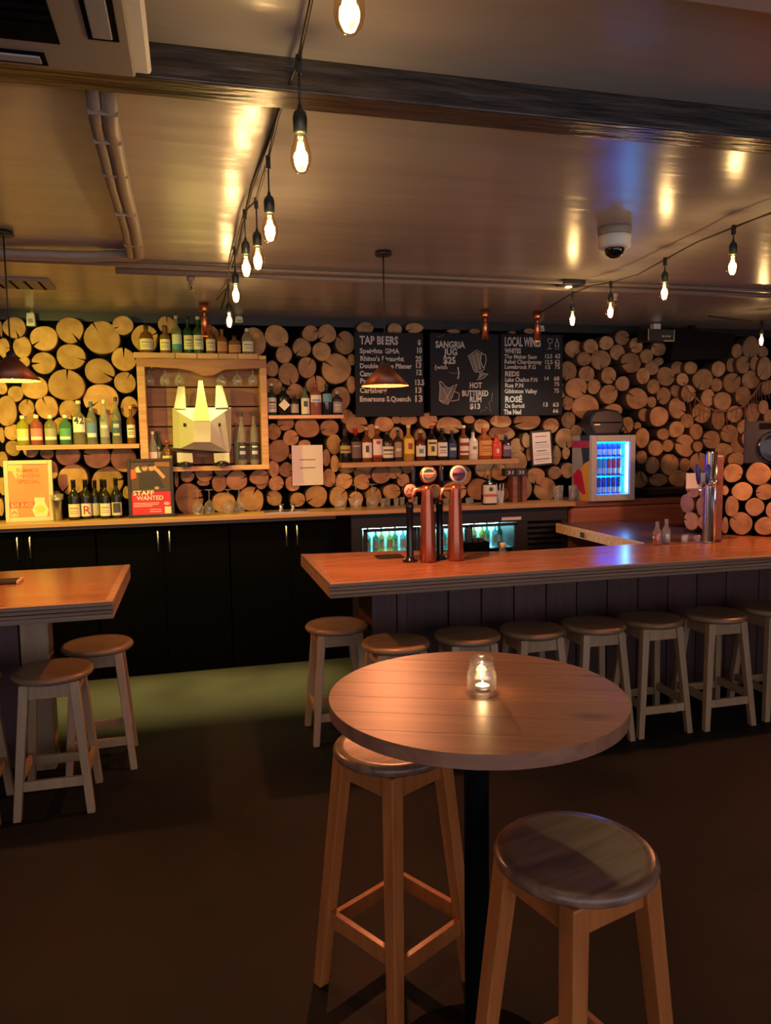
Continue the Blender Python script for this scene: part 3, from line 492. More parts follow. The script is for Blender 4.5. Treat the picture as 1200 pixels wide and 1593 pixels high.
# stemware
def stem_glass(label, loc, R, H, up=False, hang=False, group=None, name='wine_glass'):
    r = root(name, label, 'glass', loc, 0, group)
    p = [(0, 0), (R*.8, .002), (R*.86, .004), (R*.12, .012), (.0045, .02), (.004, .42*H), (R*.3, .47*H), (R*.8, .58*H), (R, .72*H), (R*.94, .88*H), (R*.8, H)]
    if up: q = p
    else: q = [(a, H-z) for a, z in p][::-1]
    s = MB().lathe(q, n=18, cap=False).go('glass_bowl_and_stem', 'clear', r, fix=False)
    return r
HG = [(-.264,2.11,0),(-.155,2.11,0),(-.051,2.11,0),(.249,2.111,0),(.367,2.112,0),(.482,2.112,0)]
nm_ = ['first', 'second', 'third', 'fourth', 'fifth', 'sixth']
for i, g in enumerate(HG):
    stem_glass('stemmed glass hanging upside down in the timber box, %s from the poster side' % nm_[i], (g[0], 5.80, g[1]-.005), .036, .145, group='glasses hanging in the timber box')
b = root('glass_rack', 'dark glass hanger rail under the top of the timber box', 'rack', (.115, 5.80, zb+top0-.004))
for i, g in enumerate(HG):
    for s in (-1, 1): MB().span((g[0]-.115+s*.022-.006, -.07, -.008), (g[0]-.115+s*.022+.006, .09, .003)).go('rail', 'plank', b)
GW = [(.044,1.152,0),(.128,1.149,0),(.266,1.144,0),(.349,1.14,0)]
for i, g in enumerate(GW): stem_glass('upturned wine glass on the counter below the rhino, %s from the red poster' % nm_[i], (g[0], 5.74+.04*(i % 2), CT), .042, .185, group='upturned wine glasses below the timber box')
GW = [(1.123,1.171,0),(1.249,1.167,0),(1.382,1.162,0)]
for i, g in enumerate(GW): stem_glass('large upturned wine glass on the counter, %s after the white notice' % nm_[i], (g[0], 5.76, CT), .050, .19, group='upturned wine glasses in the middle of the counter')
def tumbler(label, loc, R, H, group, name='tumbler', taper=.85, n=16):
    r = root(name, label, 'glass', loc, 0, group)
    MB().lathe([(R*taper*.9, .0), (R*taper, .003), (R, H), (R*.93, H), (R*taper*.9, .012), (0, .012)], n=n, cap=False).go('glass_wall', 'clear', r, fix=False)
    return r
GT = [1.457,1.512,1.567,1.629,1.688,1.738]
for i, x in enumerate(GT): tumbler('small round tumbler standing behind the beer taps, %s of the row' % nm_[i], (x, 5.72+.05*(i % 2), CT), .021, .075, 'small tumblers behind the taps')
GT = [1.942,1.997,2.052,2.107,2.163,2.212]
for i, x in enumerate(GT): tumbler('low shot glass in the row behind the copper taps, %s of the row' % nm_[i], (x, 5.70+.05*(i % 2), CT), .020, .055, 'low shot glasses beside the dark liqueur bottle')
GT = [2.961,3.03,3.1,3.171]
for i, x in enumerate(GT): tumbler('tall clear tumbler beside the lit fridge, %s of the cluster' % nm_[i], (x, 5.72+.07*(i % 2), CT), .027, .125, 'tall tumblers beside the small fridge', taper=.8)
# small steel tray with two lids
x0, z0 = (.529,1.174)
x1, z1 = (.854,1.173)
r = root('serving_tray', 'small grey serving tray on the counter below the white notice', 'tray', ((x0+x1)/2, 5.68, CT))
MB().box((0, 0, .004), (x1-x0, .16, .008)).go('tray_base', 'steel', r, bevel=.002)
for i, px_ in enumerate((-.04, .05)):
    k = root('jigger', 'small steel jigger on the grey tray, %s the red poster' % ('nearer' if i == 0 else 'further from'), 'jigger', ((x0+x1)/2+px_, 5.68, CT+.008), 0, 'jiggers on the tray')
    MB().lathe([(.024, 0), (.012, .025), (.024, .055), (.02, .055)], n=16).go('cup', 'chrome', k)

# ---------------------------------------------------------------- middle and long shelves
o = MB().span((.582, 5.72, 1.853), (1.158, 5.885, 1.88)).go('wall_shelf', 'shelf', bevel=.003); tag(o, 'short timber shelf of dark gin bottles above the white notice', 'shelf')
BG = [(.618,5.8,1.88,.242,.073),(.709,5.8,1.88,.215,.094),(.791,5.8,1.88,.154,.067),(.873,5.8,1.88,.217,.07),(.955,5.8,1.88,.246,.091),(1.042,5.8,1.88,.239,.08),(1.124,5.8,1.88,.185,.081)]
for (x, y, z, h, w), (k, c, cp, lb, lz, tx, bd) in zip(BG, [
        ('spirit', (.025, .05, .025), wh, (.65, .64, .56), (.1, .55), 'dark green gin bottle with white cap and white label', lines()), ('flask', (.01, .01, .01), DK, (.75, .72, .68), (.18, .6), 'broad black gin bottle with a white diamond label', None),
        ('squat', (.02, .02, .02), DK, (.4, .37, .34), (.12, .55), 'short dark bottle with grey label on the gin shelf', None), ('slim', (.10, .2, .12), DK, (.75, .74, .66), (.05, .6), 'pale green gin bottle with long white label', [((.03, .1, .05), .45, .8, 25)]),
        ('flask', (.28, .10, .09), (.35, .08, .06), (.8, .76, .7), (.40, .62), 'rosy pink gin bottle with white crest label', [((.3, .35, .6), .1, .4, 40)]), ('spirit', (.012, .014, .03), DK, (.12, .35, .5), (.42, .68), 'black gin bottle with a round blue label', None),
        ('flask', (.03, .03, .04), (.4, .4, .4), (.3, .27, .25), (.1, .55), 'dark bottle with grey print, last on the gin shelf', lines((.6, .6, .6)))]):
    rr = bottle(tx, (x, y, z), h, w, k, c, cp, None if 'diamond' in tx else lb, .06, lz, bd, group='gin bottles above the white notice')
    if 'diamond' in tx:
        q = w*.46; zc = h*.36
        MB().prism([(-q, -w/2*1.04, zc), (0, -w/2*1.04, zc-q), (q, -w/2*1.04, zc), (0, -w/2*1.04, zc+q)], (0, .002, 0)).go('diamond_label', flat((.75, .72, .68)), rr)
o = MB().span((1.13, 5.70, 1.472), (2.61, 5.885, 1.512)).go('wall_shelf', 'shelf', bevel=.005); tag(o, 'long thick timber shelf of spirits behind the beer taps', 'shelf')
BS = [(1.18,5.8,1.512,.26,.09),(1.264,5.8,1.512,.266,.087),(1.353,5.8,1.512,.271,.085),(1.437,5.8,1.512,.284,.086),(1.523,5.8,1.512,.237,.096),(1.607,5.8,1.512,.268,.072),(1.697,5.8,1.512,.287,.093),(1.795,5.8,1.512,.242,.086),(1.892,5.8,1.512,.277,.087),(1.978,5.8,1.512,.26,.09),(2.064,5.8,1.512,.24,.077),(2.163,5.8,1.512,.278,.088),(2.246,5.8,1.512,.242,.084),(2.342,5.8,1.512,.255,.114),(2.448,5.8,1.512,.201,.085),(2.535,5.8,1.512,.199,.078)]
am, dk = (.16, .05, .018), (.012, .01, .01)
for (x, y, z, h, w), (k, c, cp, lb, lz, tx, bd) in zip(BS, [
        ('wine', dk, DK, (.4, .32, .1), (.28, .5), 'black rum bottle with gold label, first on the long shelf', [(DK, .3, .5, 50)]), ('wine', dk, (.4, .02, .02), (.12, .09, .10), (.12, .6), 'black bottle with dark label and red cap on the long shelf', [((.5, .45, .45), .7, .76, 40)]),
        ('spirit', am, (.5, .3, .25), (.75, .72, .66), (.12, .56), 'amber bourbon with tall white label and a dark figure', [(DK, .35, .8, 18)]), ('spirit', am, cr, (.75, .72, .66), (.14, .62), 'amber bottle with white label and a red spot', [((.5, .04, .03), .72, .92, 22), ((.5, .04, .03), .0, .1, 60)]),
        ('squat', dk, DK, (.7, .66, .56), (.12, .5), 'squat black rum bottle with cream label', [(DK, .6, .75, 50), (DK, .3, .38, 50)]), ('spirit', (.04, .025, .015), (.35, .3, .25), (.3, .24, .18), (.12, .56), 'slim dark bottle with brown label beside the golden one', [((.6, .55, .45), .4, .6, 30)]),
        ('spirit', (.45, .26, .05), (.7, .6, .25), (.75, .58, .08), (.2, .62), 'golden rum bottle with round yellow label', [((.35, .05, .04), .3, .7, 22)]), ('spirit', (.10, .02, .015), (.5, .45, .4), (.72, .74, .7), (.14, .5), 'dark red bottle with square white label', [((.1, .3, .2), .3, .7, 25)]),
        ('spirit', dk, (.35, .03, .02), (.74, .66, .32), (.14, .6), 'black whisky bottle with pale yellow label and red cap', [(DK, .72, .85, 45), (DK, .25, .6, 18)]), ('spirit', dk, DK, (.72, .72, .68), (.12, .55), 'black bottle with plain white label in the middle of the long shelf', lines()),
        ('spirit', (.015, .025, .05), DK, (.03, .06, .14), (.1, .55), 'dark bottle with navy label on the long shelf', [((.5, .55, .6), .5, .7, 40)]), ('spirit', am, (.75, .72, .68), (.7, .64, .55), (.14, .62), 'amber bottle with banded label and white cap', [((.25, .03, .02), .55, .75, 62), ((.25, .03, .02), .12, .25, 62)]),
        ('spirit', (.72, .70, .64), (.015, .015, .015), (.75, .73, .65), (.2, .55), 'opaque white liqueur bottle with black cap', [((.2, .25, .1), .4, .7, 22)]), ('flask', (.33, .09, .02), (.4, .06, .02), (.62, .30, .08), (.12, .6), 'broad orange-brown bottle with orange label', lines((.3, .08, .03))),
        ('flask', (.60, .05, .02), (.35, .02, .015), (.62, .06, .03), (.12, .55), 'bright red bottle on the long shelf', [((.75, .6, .5), .3, .7, 14)]), ('flask', (.02, .015, .03), DK, (.12, .07, .12), (.1, .58), 'dark purple bottle at the open end of the long shelf', [((.35, .3, .35), .6, .9, 45)])]):
    bottle(tx, (x, y, z), h, w, k, c, cp, lb, .5 if 'clear' in tx else .1, lz, bd, group='spirits on the long shelf', sq=4 if k == 'flask' else 0)
# liqueur bottle on the counter
BJ = [(2.328,5.66,1.15,.237,.112)][0]
r = bottle('square dark green herbal liqueur bottle with a round green emblem, on the counter', BJ[:3], BJ[3], BJ[4], 'flask', (.006, .016, .008), (.12, .08, .05), (.68, .66, .62), .03, (.06, .68), [((.5, .12, .06), .36, .50, 58)], sq=6)
MB().lathe([(.0, 0), (.017, 0), (.017, .002), (0, .002)], (0, -BJ[4]/2*1.06, BJ[3]*.54), 18, axis=(0, -1, 0)).go('round_emblem', flat((.02, .16, .06)), r)
# white cup of straws
x, z0 = (2.476,1.167)
r = root('straw_cup', 'white paper cup of straws beside the dark liqueur bottle', 'cup', (x, 5.78, CT))
MB().lathe([(.026, 0), (.036, .10), (.034, .10), (.024, .004), (0, .004)], n=18, cap=False).go('cup', 'paper', r, fix=False)
for k in range(6):
    a = k*1.05; MB().tube([(.012*cos(a), .012*sin(a), .006), (.033*cos(a), .033*sin(a), .15+.01*(k % 2))], .003, 6).go('straw', 'paper', r)
# table number holder
x0, z0 = (2.56,1.164)
x1, _z = (2.686,1.159)
_x, zt = (2.602,1.371)
r = root('table_number_holder', 'timber block holding black table number signs beside the framed notice', 'sign holder', ((x0+x1)/2, 5.76, CT)); w = x1-x0
for a, c in ((-w/2, -w/2+.04), (w/2-.04, w/2)): MB().span((a, -.05, 0), (c, .05, zt-CT)).go('side_block', 'red_timber', r, bevel=.003)
MB().span((-w/2+.04, .0, 0), (w/2-.04, .05, zt-CT)).go('back_block', 'plank', r)
sx = [2.485,2.575,2.58,2.677]
for k, n_ in enumerate(('31', '32')):
    s = root('number_sign', ('black block sign reading 31 on the timber holder, nearer the dark liqueur bottle', 'black block sign reading 32 on the timber holder, nearer the framed notice')[k], 'sign', ((sx[2*k]+sx[2*k+1])/2, 5.72, zt), 0, 'table number signs')
    w2 = sx[2*k+1]-sx[2*k]
    MB().span((-w2/2, -.02, 0), (w2/2, .05, .062)).go('block', 'black', s, bevel=.002)
    text(n_, -.025, .018, .026, .05, -.0212, 'chalk', s, bold=.01)

# ---------------------------------------------------------------- chalkboards
for k, (a, c, T, lab) in enumerate((
    ((1.288, 1.868), (1.850, 2.530), [('TAP BEERS',1.327,2.436,.062,.315),('$',1.802,2.439,.038,.027),('Speights GMA',1.325,2.366,.037,.326),('10',1.79,2.373,.043,.04),("Rhino's Draught",1.327,2.306,.037,.358),('25',1.784,2.306,.041,.051),('Double Cone Pilsner',1.323,2.249,.037,.428),('13',1.778,2.255,.043,.043),('Canoe',1.322,2.186,.04,.131),('12',1.783,2.199,.041,.043),('Pa',1.324,2.131,.038,.047),('13.5',1.771,2.118,.043,.076),('Carlsberg',1.32,2.056,.04,.221),('13',1.77,2.056,.044,.051),('Emersons S.Quench',1.318,1.988,.04,.419),('13',1.764,1.985,.051,.062)], 'chalkboard listing tap beers and prices, behind the hanging copper shade'),
    ((1.908, 1.872), (2.505, 2.535), [('SANGRIA',1.953,2.418,.051,.253),('JUG',2.029,2.36,.051,.116),('$25',2.018,2.291,.054,.105),('{with',1.943,2.247,.031,.11),('}',2.139,2.191,.067,.019),('HOT',2.244,2.096,.044,.107),('BUTTERED',2.177,2.031,.044,.231),('RUM',2.244,1.981,.044,.102),('$13',2.246,1.926,.042,.09)], 'chalkboard for sangria and hot buttered rum with two drawn glasses'),
    ((2.520, 1.868), (3.085, 2.540), [('LOCAL WINES',2.554,2.44,.073,.325),('WHITES',2.556,2.383,.038,.147),('The Maker Sauv',2.551,2.338,.034,.296),('12.5',2.914,2.345,.033,.065),('62',3.012,2.347,.035,.048),('Rebel Chardonnay',2.551,2.296,.034,.337),('12.5',2.914,2.297,.033,.068),('62',3.009,2.298,.035,.048),('Lovebrock P.G',2.554,2.254,.034,.278),('15',2.915,2.255,.032,.044),('75',3.009,2.256,.035,.048),('REDS',2.557,2.194,.039,.127),('Lake Chalice P.N',2.557,2.149,.034,.291),('14',2.909,2.161,.032,.038),('68',3.001,2.159,.035,.051),('Rua P.N',2.557,2.102,.034,.162),('75',3.005,2.114,.032,.048),('Gibbston Valley',2.554,2.054,.034,.294),('75',3.005,2.057,.035,.045),('ROSÉ',2.557,1.98,.048,.154),('De Bortoli',2.557,1.932,.034,.174),('13',2.899,1.942,.035,.039),('63',2.994,1.941,.035,.054),('The Ned',2.548,1.879,.04,.157),('66',2.995,1.89,.032,.051)], 'chalkboard listing local wines, nearest the framed notice'))):
    r = root('chalkboard', lab, 'chalkboard', ((a[0]+c[0])/2, 5.87, a[1]), 0, 'chalkboards on the log wall')
    ox, oz = (a[0]+c[0])/2, a[1]
    MB().span((a[0]-ox, 0, 0), (c[0]-ox, .03, c[1]-oz)).go('panel', 'board', r, bevel=.003)
    for (s, x, z, h, w) in T: text(s, x-ox, z-oz, h, w, -.002, 'chalk', r, bold=.045 if h > .036 else .025)
    if k == 1:
        for L in ([(2.24,2.348),(2.307,2.39),(2.346,2.375),(2.341,2.318),(2.352,2.25),(2.295,2.229)], [(2.332,2.221),(2.357,2.221),(2.4,2.209),(2.318,2.166)], [(1.989,2.139),(2.016,2.103),(2.071,2.088),(2.11,2.108),(2.088,2.025),(2.054,1.973),(1.988,1.994)]):
            MB().prism([(x-ox, -.0006, z-oz) for x, z in L], (0, .0004, 0)).go('chalk_shading', M['chalk_dim'], r)
        for L, cl, rad in (([(2.234,2.353),(2.279,2.384),(2.307,2.403),(2.352,2.38),(2.341,2.318),(2.357,2.276),(2.374,2.25),(2.352,2.234),(2.329,2.229),(2.295,2.224),(2.278,2.25),(2.234,2.353)], 'chalk', .003), ([(2.355,2.375),(2.386,2.365),(2.391,2.318),(2.371,2.256)], 'chalk', .003), ([(2.273,2.364),(2.301,2.276),(2.312,2.234)], 'chalk', .0025), ([(2.307,2.39),(2.324,2.318),(2.34,2.245)], 'chalk', .0025), ([(2.335,2.224),(2.346,2.198),(2.309,2.161),(2.368,2.177),(2.408,2.211),(2.363,2.214),(2.352,2.227)], 'chalk', .003),
                           ([(1.986,2.149),(1.989,2.087),(1.982,1.994),(2.015,1.974),(2.054,1.963),(2.093,2.02),(2.116,2.088),(2.138,2.124),(2.094,2.108),(2.072,2.093),(2.033,2.108),(2.011,2.139),(1.986,2.149)], 'chalk', .003), ([(2.11,2.067),(2.155,2.051),(2.149,1.999),(2.087,1.989)], 'chalk', .003), ([(2.016,2.098),(2.06,1.994)], 'chalk', .0025), ([(2.083,2.082),(2.032,1.994)], 'chalk', .0025), ([(1.988,1.994),(2.054,1.976)], 'chalk', .0025),
                           ([(2.334,1.889),(2.351,1.92),(2.379,1.904),(2.385,1.941),(2.431,1.904),(2.414,1.983),(2.439,1.988),(2.445,2.057)], 'chalk_pink', .002), ([(1.959,2.512),(1.987,2.503),(2.03,2.524)], 'chalk_pink', .002), ([(2.067,2.222),(2.094,2.212),(2.139,2.217)], 'chalk_pink', .003)):
            MB().tube([(x-ox, -.001, z-oz) for x, z in L], rad, 5).go('chalk_drawing', cl, r)
    if k == 2:
        for L in ([(2.945,2.505),(2.987,2.506),(2.984,2.474),(2.963,2.463),(2.948,2.479),(2.945,2.505)], [(2.963,2.463),(2.962,2.426)], [(2.94,2.423),(2.984,2.423)], [(3.028,2.512),(3.037,2.48),(3.049,2.464),(3.044,2.422),(3.017,2.421),(3.014,2.464),(3.025,2.48),(3.028,2.512)], [(3.017,2.448),(3.046,2.448)]):
            MB().tube([(x-ox, -.001, z-oz) for x, z in L], .0025, 5).go('chalk_drawing', 'chalk', r)

# white notice
a, c = (.771,1.336), (1.015,1.651)
r = root('paper_notice', 'white paper notice with two grey lines pinned to the log wall', 'notice', ((a[0]+c[0])/2, 5.885, a[1])); w = c[0]-a[0]; h = c[1]-a[1]
MB().span((-w/2, 0, 0), (w/2, .006, h)).go('sheet', 'paper', r)
MB().span((-w/2+.025, -.0012, 0.01), (w/2-.02, 0, h-.03)).go('inner_sheet', 'paper', r)
for z_, tw in ((.64, .52), (.44, .50)): MB().span((-w*tw/2, -.0018, h*z_-.006), (w*tw/2, -.0012, h*z_+.004)).go('faded_print', 'inkgrey', r)
# framed notice
q = [(2.795,1.738),(2.991,1.749),(3.015,1.451),(2.814,1.436)]
r = root('framed_notice', 'white notice in a thin black frame, tilted, beside the wine chalkboard', 'notice', ((q[0][0]+q[1][0])/2, 5.885, q[2][1]))
ox, oz = (q[0][0]+q[1][0])/2, q[2][1]
MB().prism([(x-ox, 0, z-oz) for x, z in q], (0, .015, 0)).go('frame', 'black', r, bevel=.002)
def lerp2(u, v): 
    t = [q[0][k]+(q[1][k]-q[0][k])*u for k in (0, 1)]; b_ = [q[3][k]+(q[2][k]-q[3][k])*u for k in (0, 1)]
    return (t[0]+(b_[0]-t[0])*v-ox, t[1]+(b_[1]-t[1])*v-oz)
def patch(u0, v0, u1, v1, y, nm, mm, par): 
    P_ = [lerp2(u0, v0), lerp2(u1, v0), lerp2(u1, v1), lerp2(u0, v1)]
    return MB().prism([(x, y, z) for x, z in P_], (0, .0012, 0)).go(nm, mm, par)
pg = patch(.08, .06, .92, .95, -.0015, 'sheet', 'paper', r)
for v, u0, u1, c in ((.16, .22, .75, (.4, .08, .08)), (.33, .2, .75, DK), (.41, .15, .85, gy), (.47, .15, .85, gy), (.57, .25, .7, DK), (.64, .15, .85, gy), (.69, .15, .85, gy), (.80, .15, .85, DK), (.86, .2, .8, gy)): patch(u0, v, u1, v+.022, -.0025, 'print_line', flat(c), pg)

# framed posters on the counter
def poster(label, q, fm, th, y):
    r = root('framed_poster', label, 'poster', (0, y, CT)); 
    (x0, z0), (x1, z1) = q
    r.location = ((x0+x1)/2, y, CT); w = x1-x0; h = z1-CT
    r.rotation_euler = (-.055, 0, 0)
    for a, c in (((-w/2, 0, 0), (-w/2+th, .018, h)), ((w/2-th, 0, 0), (w/2, .018, h)), ((-w/2+th, 0, 0), (w/2-th, .018, th)), ((-w/2+th, 0, h-th), (w/2-th, .018, h))): MB().span(a, c).go('frame_bar', fm, r, bevel=.003)
    return r, w, h
def printp(par, pts, col, y, nm='print_shape'):
    return MB().prism([(x, y, z) for x, z in pts], (0, .0008, 0)).go(nm, flat(col), par)
def ell(cx, cz, rx, rz, n=14): return [(cx+rx*cos(2*pi*i/n), cz+rz*sin(2*pi*i/n)) for i in range(n)]
q = [(-1.262,1.182),(-.947,1.579)]
r, w, h = poster('orange sangria jug poster in a white frame, leaning on the counter', q, mat('white_frame', (.60, .58, .46), .4), .028, 5.72)
iw, ih = w-.056, h-.056
s = MB().span((-iw/2, .008, .028), (iw/2, .014, h-.028)).go('sheet', flat((.66, .28, .15)), r)
X = lambda u: -iw/2+u*iw
ZZ = lambda v: h-.028-v*ih
printp(s, [(X(.0), ZZ(0)), (X(.36), ZZ(0)), (X(.34), ZZ(.26)), (X(.18), ZZ(.26)), (X(.1), ZZ(.12)), (X(0), ZZ(.12))], (.66, .56, .28), .007)
rd = flat((.55, .16, .10))
for t_, v, u0, u1 in (('SUMMER', .145, .2, .78), ('SANGRIA', .25, .2, .80), ('SPECIAL', .36, .22, .80)): text(t_, X(u0), ZZ(v), ih*.075, iw*(u1-u0), .0062, rd, s, bold=.02)
for v, u0, u1 in ((.41, .42, .82), (.445, .4, .9), (.48, .45, .82), (.56, .14, .5), (.62, .06, .6), (.655, .2, .42)): printp(s, [(X(u0), ZZ(v)), (X(u1), ZZ(v)), (X(u1), ZZ(v+.014)), (X(u0), ZZ(v+.014))], (.62, .26, .14), .007, 'print_line')
printp(s, [(X(0), ZZ(.71)), (X(.62), ZZ(.71)), (X(.62), ZZ(.81)), (X(0), ZZ(.81))], (.5, .10, .05), .007)
text('$25 JUGS', X(.03), ZZ(.795), ih*.07, iw*.55, .0056, flat((.85, .55, .4)), s, bold=.02)
printp(s, [(X(.62), ZZ(.63)), (X(.88), ZZ(.63)), (X(.88), ZZ(.72)), (X(.97), ZZ(.86)), (X(.92), ZZ(.99)), (X(.62), ZZ(.99)), (X(.56), ZZ(.86)), (X(.64), ZZ(.72))], (.80, .72, .5), .0068, 'printed_jug')
printp(s, ell(X(.76), ZZ(.85), iw*.13, ih*.07), (.85, .62, .15), .006)
printp(s, [(X(.02), ZZ(.83)), (X(.2), ZZ(.83)), (X(.2), ZZ(.98)), (X(.02), ZZ(.98))], (.70, .5, .32), .007)
MB().tube([(X(.05+.12*t), .0066, ZZ(.93-.05*sin(pi*t))) for t in (0, .25, .5, .75, 1)], .002, 5).go('printed_emblem', 'ink', s)
q = [(-.44,1.165),(-.123,1.575)]
r, w, h = poster('red staff wanted poster with a dark photo, in a black frame on the counter', q, 'black', .022, 5.665)
iw, ih = w-.044, h-.044
s = MB().span((-iw/2, .008, .022), (iw/2, .014, h-.022)).go('sheet', flat((.075, .045, .035)), r)
X = lambda u: -iw/2+u*iw
ZZ = lambda v: h-.022-v*ih
printp(s, [(X(0), ZZ(.585)), (X(1), ZZ(.57)), (X(1), ZZ(1)), (X(0), ZZ(1))], (.55, .02, .05), .007, 'red_panel')
for pts, c in (([(X(.0), ZZ(.14)), (X(.12), ZZ(.14)), (X(.15), ZZ(.3)), (X(.0), ZZ(.33))], (.62, .12, .03)), ([(X(.12), ZZ(.12)), (X(.2), ZZ(.08)), (X(.27), ZZ(.2)), (X(.14), ZZ(.2))], (.55, .56, .42)), ([(X(.62), ZZ(.0)), (X(1), ZZ(0)), (X(1), ZZ(.1)), (X(.62), ZZ(.08))], (.3, .12, .05)), (ell(X(.36), ZZ(.115), iw*.075, ih*.058), (.6, .3, .18)), (ell(X(.53), ZZ(.12), iw*.07, ih*.055), (.6, .3, .18)),
               (ell(X(.35), ZZ(.07), iw*.08, ih*.035), (.06, .035, .025)), (ell(X(.53), ZZ(.065), iw*.08, ih*.03), (.015, .015, .02)), ([(X(.62), ZZ(.16)), (X(.7), ZZ(.13)), (X(.88), ZZ(.29)), (X(.82), ZZ(.33))], (.62, .32, .17)), (ell(X(.62), ZZ(.12), iw*.05, ih*.04), (.62, .32, .17)), (ell(X(.65), ZZ(.5), iw*.06, ih*.03), (.5, .27, .16)), ([(X(.2), ZZ(.2)), (X(.65), ZZ(.18)), (X(.85), ZZ(.5)), (X(.2), ZZ(.52))], (.03, .025, .025))):
    printp(s, pts, c, .0069 if c != (.03, .025, .025) else .0074, 'printed_photo')
text('STAFF', X(.04), ZZ(.63), ih*.085, iw*.53, .0056, flat((.8, .75, .5)), s, bold=.03)
text('WANTED', X(.13), ZZ(.725), ih*.08, iw*.68, .0056, flat((.65, .62, .66)), s, bold=.03)
for v, u1 in ((.775, .7), (.805, .68), (.835, .52), (.9, .74), (.94, .74)): printp(s, [(X(.05 if v < .88 else .45), ZZ(v)), (X(u1), ZZ(v)), (X(u1), ZZ(v+.014)), (X(.05 if v < .88 else .45), ZZ(v+.014))], (.75, .45, .45), .006, 'print_line')
printp(s, [(X(.83), ZZ(.86)), (X(1), ZZ(.86)), (X(1), ZZ(.99)), (X(.83), ZZ(.99))], (.7, .68, .5), .006)
printp(s, ell(X(.89), ZZ(.80), iw*.08, ih*.03), (.7, .4, .4), .006)

# ---------------------------------------------------------------- small lit fridge, cans, radio speaker
FX0, FX1, FY, FH = 3.188, 3.592, 5.55, .543
r = root('mini_fridge', 'small silver drinks fridge with a bright blue lit glass door, on the counter end', 'fridge', ((FX0+FX1)/2, FY, CT)); w = FX1-FX0
b = MB()
for a, c in (((-w/2, .035, 0), (-w/2+.03, .33, FH)), ((w/2-.03, .035, 0), (w/2, .33, FH)), ((-w/2+.03, .035, 0), (w/2-.03, .33, .05)), ((-w/2+.03, .035, FH-.05), (w/2-.03, .33, FH)), ((-w/2+.03, .30, .05), (w/2-.03, .33, FH-.05))): b.span(a, c)
b.go('cabinet', mat('fridge_liner', (.55, .62, .68), .4), r)
d = MB()
for a, c in (((-w/2, 0, 0), (-w/2+.05, .034, FH)), ((w/2-.05, 0, 0), (w/2, .034, FH)), ((-w/2+.05, 0, 0), (w/2-.05, .034, .055)), ((-w/2+.05, 0, FH-.055), (w/2-.05, .034, FH))): d.span(a, c)
d = d.go('door_frame', mat('silver_plastic', (.42, .42, .44), .4), r, bevel=.006)
MB().span((-w/2+.05, .014, .055), (w/2-.05, .018, FH-.055)).go('pane', 'pane', d)
FL = emis('fridge_led', (.0, .2, 1), 20)
FLW = emis('fridge_led_white', (.2, .7, 1), 10)
MB().span((w/2-.052, .05, .07), (w/2-.034, .07, FH-.07)).go('led_strip', FLW, r)
MB().span((-w/2+.04, .05, FH-.065), (w/2-.07, .075, FH-.055)).go('led_strip', FL, r)
MB().span((-w/2+.03, .285, .06), (w/2-.03, .299, FH-.06)).go('backlight', emis('fridge_back_led', (.0, .04, 1), 42), r)
FS = (.055, .213, .370)
for z in FS[1:]: MB().span((-w/2+.032, .06, z-.008), (w/2-.07, .28, z)).go('shelf', mat('fridge_shelf', (.1, .3, .4), .4), r)
sd = [(-w/2-.0015, y, z) for y, z in ((.04, .0), (.33, .0), (.33, FH), (.04, FH))]
MB().prism(sd, (.0012, 0, 0)).go('printed_side', flat((.30, .30, .31)), r)
def side(pts, c, dx): MB().prism([(-w/2-.002-dx, y, z) for y, z in pts], (.001, 0, 0)).go('printed_side_shape', flat(c), r)
side([(.04, .30), (.14, .30), (.2, FH), (.04, FH)], (.012, .03, .075), 0)
side([(.04, .44), (.33, .44), (.33, .50), (.04, .50)], (.38, .02, .10), .001)
side([(.04, .0), (.18, .0), (.22, .1), (.19, .24), (.12, .31), (.04, .335)], (.62, .33, .05), .001)
side([(.09, .06), (.14, .05), (.29, .14), (.31, .20), (.22, .265), (.16, .24)], (.50, .008, .06), .002)
can = None
for j, z in enumerate(FS):
    for i in range(6):
        cc = (.06, .12, .5) if j != 1 else ((.1, .5, .6) if i < 3 else (.45, .06, .12))
        k = root('drink_can', '%s can on the %s shelf of the lit fridge, %s from the printed side' % ({0: 'blue', 1: 'pale blue' if i < 3 else 'red', 2: 'dark blue'}[j], ('bottom', 'middle', 'top')[j], nm_[i]), 'can', ((FX0+FX1)/2-w/2+.066+i*.0462, FY+.085, CT+z), 0, '%s cans on the %s shelf of the fridge' % ({0: 'blue', 1: 'pale blue' if i < 3 else 'red', 2: 'dark blue'}[j], ('bottom', 'middle', 'top')[j]))
        hh = .138
        MB().lathe([(.016, 0), (.0205, .006), (.0205, hh-.012), (.017, hh), (.015, hh-.003), (0, hh-.003)], n=14).go('can_body', flat(cc, .3), k)
        MB().lathe([(.0208, hh*.08), (.0208, hh*.42)], n=14, cap=False).go('silver_band', mat('can_silver', (.6, .75, .85), .3, .3) if can is None else can, k)
x, _z = (3.389,1.784)
zt, zb_ = 1.912, CT+FH
r = root('radio_speaker', 'dark rounded portable speaker standing on the small fridge', 'speaker', (x, 5.72, CT+FH))
hh = .225; P_ = [(-.115, 0), (.115, 0), (.165, .075), (.158, .15), (.11, .205), (0, .222), (-.11, .212), (-.150, .16), (-.158, .09)]
MB().prism([(px_, -.06, z) for px_, z in P_], (0, .16, 0)).go('body', 'dark_blue', r, bevel=.02)
MB().span((-.135, -.064, .1), (.135, -.058, .112)).go('front_band', 'black_gloss', r)
MB().span((-.12, -.066, .085), (-.07, -.06, .093)).go('badge', 'steel', r)
